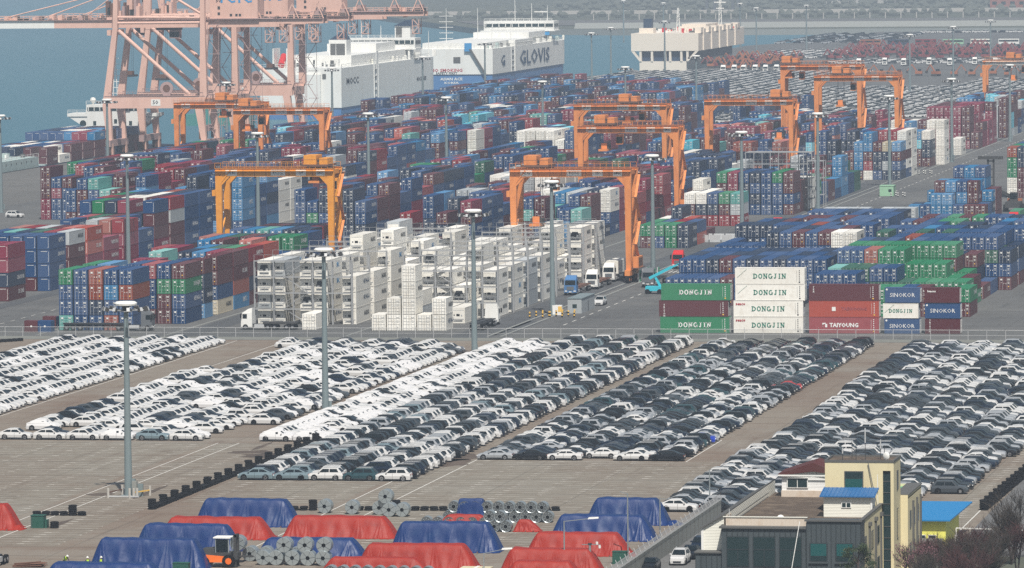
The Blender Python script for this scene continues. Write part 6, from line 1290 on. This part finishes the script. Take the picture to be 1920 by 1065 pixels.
# ------------------------------------------------------------------ concrete wall with razor wire
ro=empty('concrete_wall',(-103.9,0,0),label='grey concrete wall topped with coiled razor wire along the service road',category='wall')
b=MB(); b.box(-.15,.15,560,679,0,2.1,'concrete'); b.build('wall',ro); b=MB(); 
for y in range(562,678,3): b.box(.15,.19,y,y+.08,0,2.1,'coping')
b.build('joint',ro)
b=MB(); prev=None
for i in range(int(79/.5*8)):
    t=i/8*2*math.pi; y=600+i/8*.5; p=(math.cos(t)*.34,y,2.45+math.sin(t)*.34)
    if prev: b.bar(prev,p,.03,'rackm')
    prev=p
b.build('razor_wire',ro); b=MB(); [b.bar((0,y,2.1),(-.35,y,3.0),.06,'galv') for y in range(600,678,3)]; b.build('bracket',ro)
place_car('suv','p_w',-100.9,629.5,NY,'white SUV parked facing out on the service road','cars on the service road')
place_car('sedan','p_k',-100.6,635.5,NY,'black car directly behind the white SUV on the service road','cars on the service road')
place_car('suv','p_n',-100.6,642.5,NY,'dark SUV second behind the white one on the service road','cars on the service road')
place_car('suv','p_s',-100.4,649.3,NY,'silver SUV farthest back on the service road','cars on the service road')
place_car('sedan','p_k',-103.2,622.6,NY,'black car roof at the bottom edge before the white SUV','cars on the service road')
# ------------------------------------------------------------------ office building
ro=empty('office_building',(0,0,0),label='grey clad and cream rendered office building with roof terrace and stair tower',category='building')
XL,XM,XR=-94.7,-91.8,-76.7; F=601.
def clad(mb,x0,x1,y,z0,z1,step=.55):
    n=int((x1-x0)/step)
    for i in range(n+1): x=x0+(x1-x0)*i/n; mb.box(x-.035,x+.035,y-.05,y,z0,z1,'cladrib')
w_=MB(); w_.box(XM,XR-5.9,F,F+2.,-1,7.15,'cladding'); clad(w_,XM,XR-5.9,F,6.35,7.0); clad(w_,XM,XR-5.9,F,-1,3.0); w_.box(XL,XM,F+.4,F+3,-1,4.4,'cladding'); clad(w_,XL,XM,F+.4,-1,4.25); w_.box(XR-5.9,XR-.02,F-.2,F+3,-1,8.,'cladding'); clad(w_,XR-5.9,XR-.05,F-.2,-1,7.85,.5); w_.build('front_wall',ro)
c=MB(); c.box(XM-.25,XR-5.95,F-.25,F+2.2,7.15,7.35,'coping'); c.box(XL-.15,XM,F+.2,F+3.1,4.4,4.55,'coping'); c.box(XR-6.1,XR+.1,F-.4,F+.15,8.,8.18,'coping'); c.box(XR-.3,XR+.1,F+.15,619,8.,8.15,'coping'); c.build('coping',ro)
s=MB(); s.box(XR-.3,XR,F+3,619,-1,8.,'cream'); s.box(XM,XR-.3,F+3,640,-1,7.0,'cream'); s.build('side_wall',ro)
d=MB(); d.box(XM,XR-.3,F+2,640,7.0,7.08,'roofdeck'); d.box(-83,-74.6,625.3,638,8.0,8.1,'fgreen'); d.build('roof_deck',ro)
t=MB(); t.box(XM+.1,XR-6.,F+1.,F+1.2,7.35,8.25,'tile'); t.box(XM+.1,XM+.3,F+1.,F+5,7.35,8.25,'tile'); 
for x in np.arange(XM+.1,XR-6,.42): t.box(x,x+.035,F+.98,F+1.,7.35,8.25,'tile')
t.box(XM,XR-5.95,F+.9,F+1.3,8.25,8.31,'siding'); t.build('parapet',ro)
# big shopfront panes and square windows
for (a,b_) in ((-91.2,-88.9),(-88.35,-86.05),(-85.5,-83.2)):
    w_=MB(); w_.box(a-.08,b_+.08,F-.06,F-.0,3.02,6.3,'cladrib'); f_=w_.build('window_frame',ro); g=MB(); g.box(a,b_,F-.085,F-.06,3.1,6.2,'win'); g.build('pane',f_); q=MB(); q.box(a,b_,F-.11,F-.085,4.85,4.92,'cladrib'); q.box((a+b_)/2-.03,(a+b_)/2+.03,F-.11,F-.085,3.1,4.85,'cladrib'); q.build('mullion',f_)
for (a,b_) in ((-82.15,-80.45),(-79.35,-77.65)):
    w_=MB(); w_.box(a-.12,b_+.12,F-.30,F-.2,3.65,5.7,'cladrib'); w_.box(a-.2,b_+.2,F-.42,F-.2,3.5,3.65,'cladding'); f_=w_.build('window_frame',ro); g=MB(); g.box(a,b_,F-.325,F-.30,4.3,5.6,'tealwin'); g.box(a,b_,F-.325,F-.30,3.78,4.24,'win'); g.build('pane',f_)
def side_win(x,y0,y1,z0,z1):
    w_=MB(); w_.box(x,x+.05,y0-.08,y1+.08,z0-.08,z1+.08,'coping'); f_=w_.build('window_frame',ro); g=MB(); g.box(x+.05,x+.075,y0,y1,z0,z1,'win'); g.build('pane',f_)
for y in (603.5,609.5,614.6): side_win(XR,y,y+1.5,4.2,6.0); side_win(XR,y,y+1.5,.8,2.6)
for y in (607.,612.3,617.2): p=MB(); p.box(XR,XR+.22,y,y+.35,-1,6.9,'coping'); p.box(XR,XR+.35,y-.15,y+.5,6.9,7.3,'coping'); p.build('drainpipe',ro)
# stair tower
t=MB(); t.box(-83.,-76.6,619.,625.2,7,12.6,'cream'); t.box(-75.75,-75.4,619.,625.2,-1,12.6,'cream'); t.box(-76.6,-75.75,619.,625.2,11.7,12.6,'cream'); t.box(-83,-75.75,619.6,625.2,-1,12.3,'cream'); t.box(-76.8,-76.6,619,619.6,-1,8,'cream'); t.build('stair_tower',ro)
g=MB(); g.box(-76.6,-75.75,619.25,619.3,-1,11.7,'win'); [g.box(-76.6,-75.75,619.2,619.25,z,z+.06,'coping') for z in np.arange(.5,11.6,1.25)]; g.build('stair_window',ro)
w_=MB(); w_.box(-80.85,-78.75,618.93,619.,9.75,11.65,'coping'); f_=w_.build('window_frame',ro); g=MB(); g.box(-80.75,-78.85,618.9,618.93,9.85,10.8,'tealwin'); g.box(-80.75,-78.85,618.9,618.93,10.86,11.55,'win'); g.build('pane',f_)
side_win(-75.4,621.8,622.8,9.4,11.4); side_win(-75.4,621.8,622.8,4.,7.2)
r_=MB(); r_.box(-82.8,-75.6,619.2,625.,12.6,12.68,'roofdeck'); [r_.box(a,b_,c_,d_,12.6,12.85,'coping') for a,b_,c_,d_ in ((-83.05,-75.35,618.95,619.15),(-83.05,-82.85,619.15,625.2),(-75.55,-75.35,619.15,625.2),(-83.05,-75.35,625.05,625.25))]; r_.build('tower_roof',ro)
w_=MB(); w_.box(-76,-74.6,625.25,638,-1,8.4,'cream'); w_.box(-76.2,-74.5,625.3,638.1,8.4,8.5,'coping'); w_.box(-83,-76,637.8,638,7,8.4,'cream'); w_.build('rear_wing',ro)
for y in (627.,630.5,634.,): side_win(-74.6,y,y+1.1,4.6,6.4); side_win(-74.6,y,y+1.1,1.,2.8)
for y in (629.3,633,636.5): p=MB(); p.box(-74.6,-74.38,y,y+.3,-1,7.4,'coping'); p.build('drainpipe',ro)
# white siding shed along the terrace
w_=MB(); w_.prismY([(-94.3,4.5),(-91.55,4.5),(-91.55,8.5),(-94.3,6.83)],603.2,640,'siding'); w_.box(-94.35,-94.1,603.1,603.2,4.5,6.8,'plate'); w_.build('side_shed',ro)
r_=MB(); r_.prismY([(-94.6,6.7),(-91.54,8.5),(-91.54,8.62),(-94.6,6.85)],602.9,640.2,'coping'); r_.build('shed_roof',ro)
w_=MB(); w_.box(-90.1,-83.05,635.2,640,7.08,9.5,'sidingw'); w_.prismY([(-90.1,9.5),(-83.05,9.5),(-86.5,9.95)],635.25,640,'sidingw'); w_.box(-90.15,-83.05,635.1,635.2,7.08,7.8,'tile'); w_.build('white_annex',ro)
r_=MB(); r_.prismY([(-90.5,9.5),(-86.5,10.0),(-83.05,9.55),(-83.05,9.7),(-86.5,11.0),(-90.5,9.68)],634.8,641,'redroof'); r_.box(-90.5,-83.05,634.74,634.8,9.45,9.62,'plate') ; r_.build('annex_roof',ro)
for a,b_ in ((-89.5,-87.1),(-84.5,-83.1)):
    w_=MB(); w_.box(a,b_,635.05,635.2,8.1,9.25,'plate'); f_=w_.build('window_frame',ro); g=MB(); g.box(a+.1,(a+b_)/2-.04,635.02,635.05,8.2,9.15,'win'); g.box((a+b_)/2+.04,b_-.1,635.02,635.05,8.2,9.15,'win'); g.build('pane',f_)
w_=MB(); w_.box(-82.5,-77.2,614.,616.6,7.08,9.35,'siding'); w_.box(-77.35,-77.15,613.9,616.65,7.08,9.35,'plate'); w_.build('roof_hut',ro)
r_=MB(); r_.hexa([(-82.9,613.5,9.3),(-76.8,613.5,9.3),(-76.8,617.2,9.9),(-82.9,617.2,9.9),(-82.9,613.5,9.42),(-76.8,613.5,9.42),(-76.8,617.2,10.02),(-82.9,617.2,10.02)],'blueroof'); [r_.hexa([(x,613.5,9.42),(x+.05,613.5,9.42),(x+.05,617.2,10.02),(x,617.2,10.02),(x,613.5,9.48),(x+.05,613.5,9.48),(x+.05,617.2,10.08),(x,617.2,10.08)],'blueroof') for x in np.arange(-82.8,-76.8,.45)]; r_.build('hut_roof',ro)
w_=MB(); w_.box(-80.55,-79.45,613.9,614.,8.1,8.75,'plate'); f_=w_.build('window_frame',ro); g=MB(); g.box(-80.45,-80.05,613.87,613.9,8.2,8.65,'win'); g.box(-79.95,-79.55,613.87,613.9,8.2,8.65,'win'); g.build('pane',f_)
p=MB(); p.bar((-83.3,600.7,8),(-84.3,600.2,2.),.07,'plate'); p.bar((-76.9,617,8.2),(-76.95,617,11.5),.06,'plate'); p.bar((-91.4,604,7.9),(-91.4,604,8.9),.06,'galv'); p.box(-91.45,-91.40,608,634,7.6,7.66,'coping'); p.bar((-78.2,618.8,12.6),(-77.2,618.6,7.8),.07,'greyd'); p.build('cable',ro)
def dish(x,y,z,label,rz=0.):
    ro=empty('satellite_dish',(x,y,z),rz,label=label,category='satellite dish'); m_=MB(); m_.lathe([(0,0),(.2,.02),(.38,.08),(.45,.14)],(0,0,0),'plate',14,'Y'); o=m_.build('dish',ro); o.location=(0,-.2,.55); p=MB(); p.cyl((0,0,0),(0,0,.6),.03,'galv',6); p.build('stand',ro)
dish(-86.2,606.5,7.08,'white satellite dish standing on the brown roof terrace',.4); dish(-76.3,620.,12.68,'white satellite dish on the cream tower roof',-.5)
for i,(x,y,h) in enumerate(((-81.2,620.3,1.4),(-79.8,621,2.6),(-78.7,620.4,3.6),(-80.5,623,1.9),(-77.2,622,2.2),(-76.6,620.6,1.7))):
    ro2=empty('rooftop_antenna',(x,y,12.68),label=f"thin rooftop antenna, {od(i)} of those on the cream tower",category='antenna',group='antennas on the cream tower'); m_=MB(); m_.cyl((0,0,0),(0,0,h),.035,'dark',6); m_.build('pole',ro2); m_=MB(); m_.box(-.3,.3,-.02,.02,h*.8,h*.8+.04,'dark') if i%2 else m_.box(-.06,.06,-.05,.05,h*.55,h,'galv'); m_.build('aerial',ro2)
# yellow building with the sky blue roof
ro=empty('yellow_building',(0,0,0),label='low yellow building with a sky blue roof behind the cream tower',category='building')
w_=MB(); w_.box(-80.2,-73.2,650,664,0,3.,'yellow'); w_.build('wall',ro); r_=MB(); r_.hexa([(-80.8,649.2,2.95),(-72.6,649.2,2.95),(-71.7,665,3.5),(-80.8,665,3.5),(-80.8,649.2,3.1),(-72.6,649.2,3.1),(-71.7,665,3.65),(-80.8,665,3.65)],'skyroof'); r_.build('roof',ro)
for x in (-76.4,-75.2): w_=MB(); w_.box(x,x+.9,649.93,650,.6,1.3,'plate'); f_=w_.build('window_frame',ro); g=MB(); g.box(x+.07,x+.83,649.9,649.93,.67,1.23,'win'); g.build('pane',f_)
p=MB(); p.cyl((-77.4,649.6,1),(-77.4,649.6,3.6),.14,'galv',8); p.cyl((-77.4,649.6,3.6),(-76.6,650.4,3.9),.16,'galv',8); p.box(-78.4,-77.9,649.4,650,1.2,1.7,'rust'); p.build('flue',ro)
w_=MB(); w_.box(-81,-73,645,645.3,0,1.4,'concrete'); w_.build('yard_wall',label='low grey wall in front of the yellow building',category='wall')
ro=empty('barrier_gate',(-72.2,652,0),label='long white barrier gate across the outer road',category='barrier gate'); p=MB(); p.box(-.15,.15,-.15,.15,0,1.1,'plate'); p.build('post',ro); p=MB(); p.bar((0,0,1.9),(9,0,1.7),.12,'plate'); p.box(-.05,.05,-.05,.05,0,1.9,'plate'); p.build('arm',ro)
# ------------------------------------------------------------------ bare spring trees
def bare_tree(x,y,h,seed,mt,label,dens=1.,bud=None,name='bare_tree',spread=.55):
    rg=random.Random(seed); ro=empty(name,(x,y,0),label=label,category='tree'); tr_=MB(); tw=MB(); bd=MB()
    def tri(mb,a,b,r0,r1,mt):
        d=(b-a); 
        if d.length<1e-4:return
        d=d.normalized(); u=d.orthogonal().normalized(); v=d.cross(u); V=[a+(u*math.cos(t)+v*math.sin(t))*r0 for t in (0,2.1,4.2)]+[b+(u*math.cos(t)+v*math.sin(t))*r1 for t in (0,2.1,4.2)]
        mb.add(V,[(0,1,4,3),(1,2,5,4),(2,0,3,5)],mt)
    def grow(p,d,L,r,dep):
        n=3; q=p
        for i in range(n):
            d2=(d+Vector((rg.uniform(-1,1),rg.uniform(-1,1),rg.uniform(-.3,.6)))*.22).normalized(); e=q+d2*L/n
            tri(tr_ if dep<2 else tw,q,e,r*(1-.25*i/n),r*(1-.25*(i+1)/n),'bark' if dep<2 else mt); q=e; d=d2
            if dep<4 and (i>0 or dep>0):
                for k in range(rg.choice([1,2,2]) if dep else 2): 
                    a=rg.uniform(0,6.28); s=spread*rg.uniform(.7,1.5); grow(q,(d+Vector((math.cos(a)*s,math.sin(a)*s,rg.uniform(-.1,.35)))).normalized(),L*rg.uniform(.5,.78),r*.55,dep+1)
        if bud and dep>=3 and rg.random()<.22*dens:
            c=q; s=rg.uniform(.03,.07); bd.quad([c+Vector((-s,0,-s)),c+Vector((s,.02,-s)),c+Vector((s,0,s)),c+Vector((-s,.02,s))],bud)
    ns=rg.choice([2,3,4])
    for k in range(ns): a=rg.uniform(0,6.28); grow(Vector((0,0,0)),Vector((math.cos(a)*.3,math.sin(a)*.3,1)).normalized(),h*.42,h*.018,0)
    tr_.build('trunk',ro); tw.build('crown',ro)
    if bud and bd.V: bd.build('blossom',ro)
    return ro
rg=random.Random(2)
spots=[(-72.4,611,5.0,'twig_b','bud'),(-70.6,607,5.4,'twig_r','bud'),(-68.6,612,5.8,'twig_r',None),(-66.4,608,6.2,'twig_b',None),(-64.6,613,6.5,'twig_b',None),(-71.6,619,4.6,'twig_r',None),(-68.,622,5.2,'twig_r',None),(-65,626,5.6,'twig_b',None),(-69.5,599,5.4,'twig_b',None),(-66.5,601,5.6,'twig_r',None),(-63.2,603,6.4,'twig_b',None),(-62.3,640,9.,'twig_b',None),(-72.2,630,3.6,'twig_b',None),(-62.,620,6.8,'twig_r',None),(-67.5,594,5.5,'twig_b',None),(-61.5,700,11,'twig_b',None),(-70.,603,5.2,'twig_b',None),(-67.6,604,5.8,'twig_b',None),(-65.,599,6.,'twig_r',None),(-69.6,615,5.2,'twig_b',None),(-66.3,617,6.,'twig_r',None),(-64.,607,6.6,'twig_b',None),(-63.8,632,7.,'twig_b',None),(-67.,631,4.6,'twig_r',None)]
for i,(x,y,h,mt,bu) in enumerate(spots): bare_tree(x,y,h,100+i,mt,f"bare {'reddish' if mt=='twig_r' else 'brown'} spring tree, {od(i)} of the thicket beyond the cream building",bud=bu)['group']='bare trees in the thicket'
def leafy(x,y,h,seed,label):
    rg=random.Random(seed); ro=empty('evergreen_tree',(x,y,0),label=label,category='tree'); t=MB(); t.cyl((0,0,0),(.2,0,h*.9),.16,'bark',7,.04); lv=MB()
    cl=[]
    for i in range(26):
        z=h*rg.uniform(.35,1.); a=rg.uniform(0,6.28); r=(1.15-z/h)*h*.42*rg.uniform(.5,1.1)+.3; c=Vector((math.cos(a)*r,math.sin(a)*r,z)); cl.append(c); t.cyl((.1,0,z*.8),c,.05,'bark',4,.015)
        for k in range(150):
            d=Vector((rg.gauss(0,.30),rg.gauss(0,.30),rg.gauss(0,.16)))+c; s=rg.uniform(.05,.11); n=Vector((rg.uniform(-1,1),rg.uniform(-1,1),rg.uniform(-.2,1))).normalized(); u=n.orthogonal()*s; v=n.cross(u).normalized()*s*.5
            lv.quad([d-u,d-v,d+u,d+v],'leaf' if rg.random()<.6 else 'leaf2')
    t.build('trunk',ro); lv.build('crown',ro)
leafy(-76.6,596.2,6.2,1,'dark evergreen tree in front of the cream side wall')
sheet('scrub_ground',[(-76,560),(-40,560),(-40,640),(-71.5,640),(-72,622)],.014,'g_far')
# ------------------------------------------------------------------ haze
HAZE=True
if HAZE:
    b=MB(); b.box(-17000,17000,-500,27000,-4.4,96,'dark'); o=b.build('haze',kind='stuff',label='thin blue sea haze')
    hm=bpy.data.materials.new('haze'); hm.use_nodes=True; nt=hm.node_tree; nt.nodes.clear(); out=nt.nodes.new('ShaderNodeOutputMaterial'); pv=nt.nodes.new('ShaderNodeVolumePrincipled')
    pv.inputs['Color'].default_value=(.70,.84,1.,1); pv.inputs['Density'].default_value=.000142; pv.inputs['Anisotropy'].default_value=0.
    nt.links.new(pv.outputs[0],out.inputs['Volume']); o.data.materials.clear(); o.data.materials.append(hm)
# drop template objects that were never used, check nothing is unlabelled
for k,t in _CT.items():
    if not t[1]:
        for ch in list(t[0].children): bpy.data.objects.remove(ch)
        bpy.data.objects.remove(t[0])
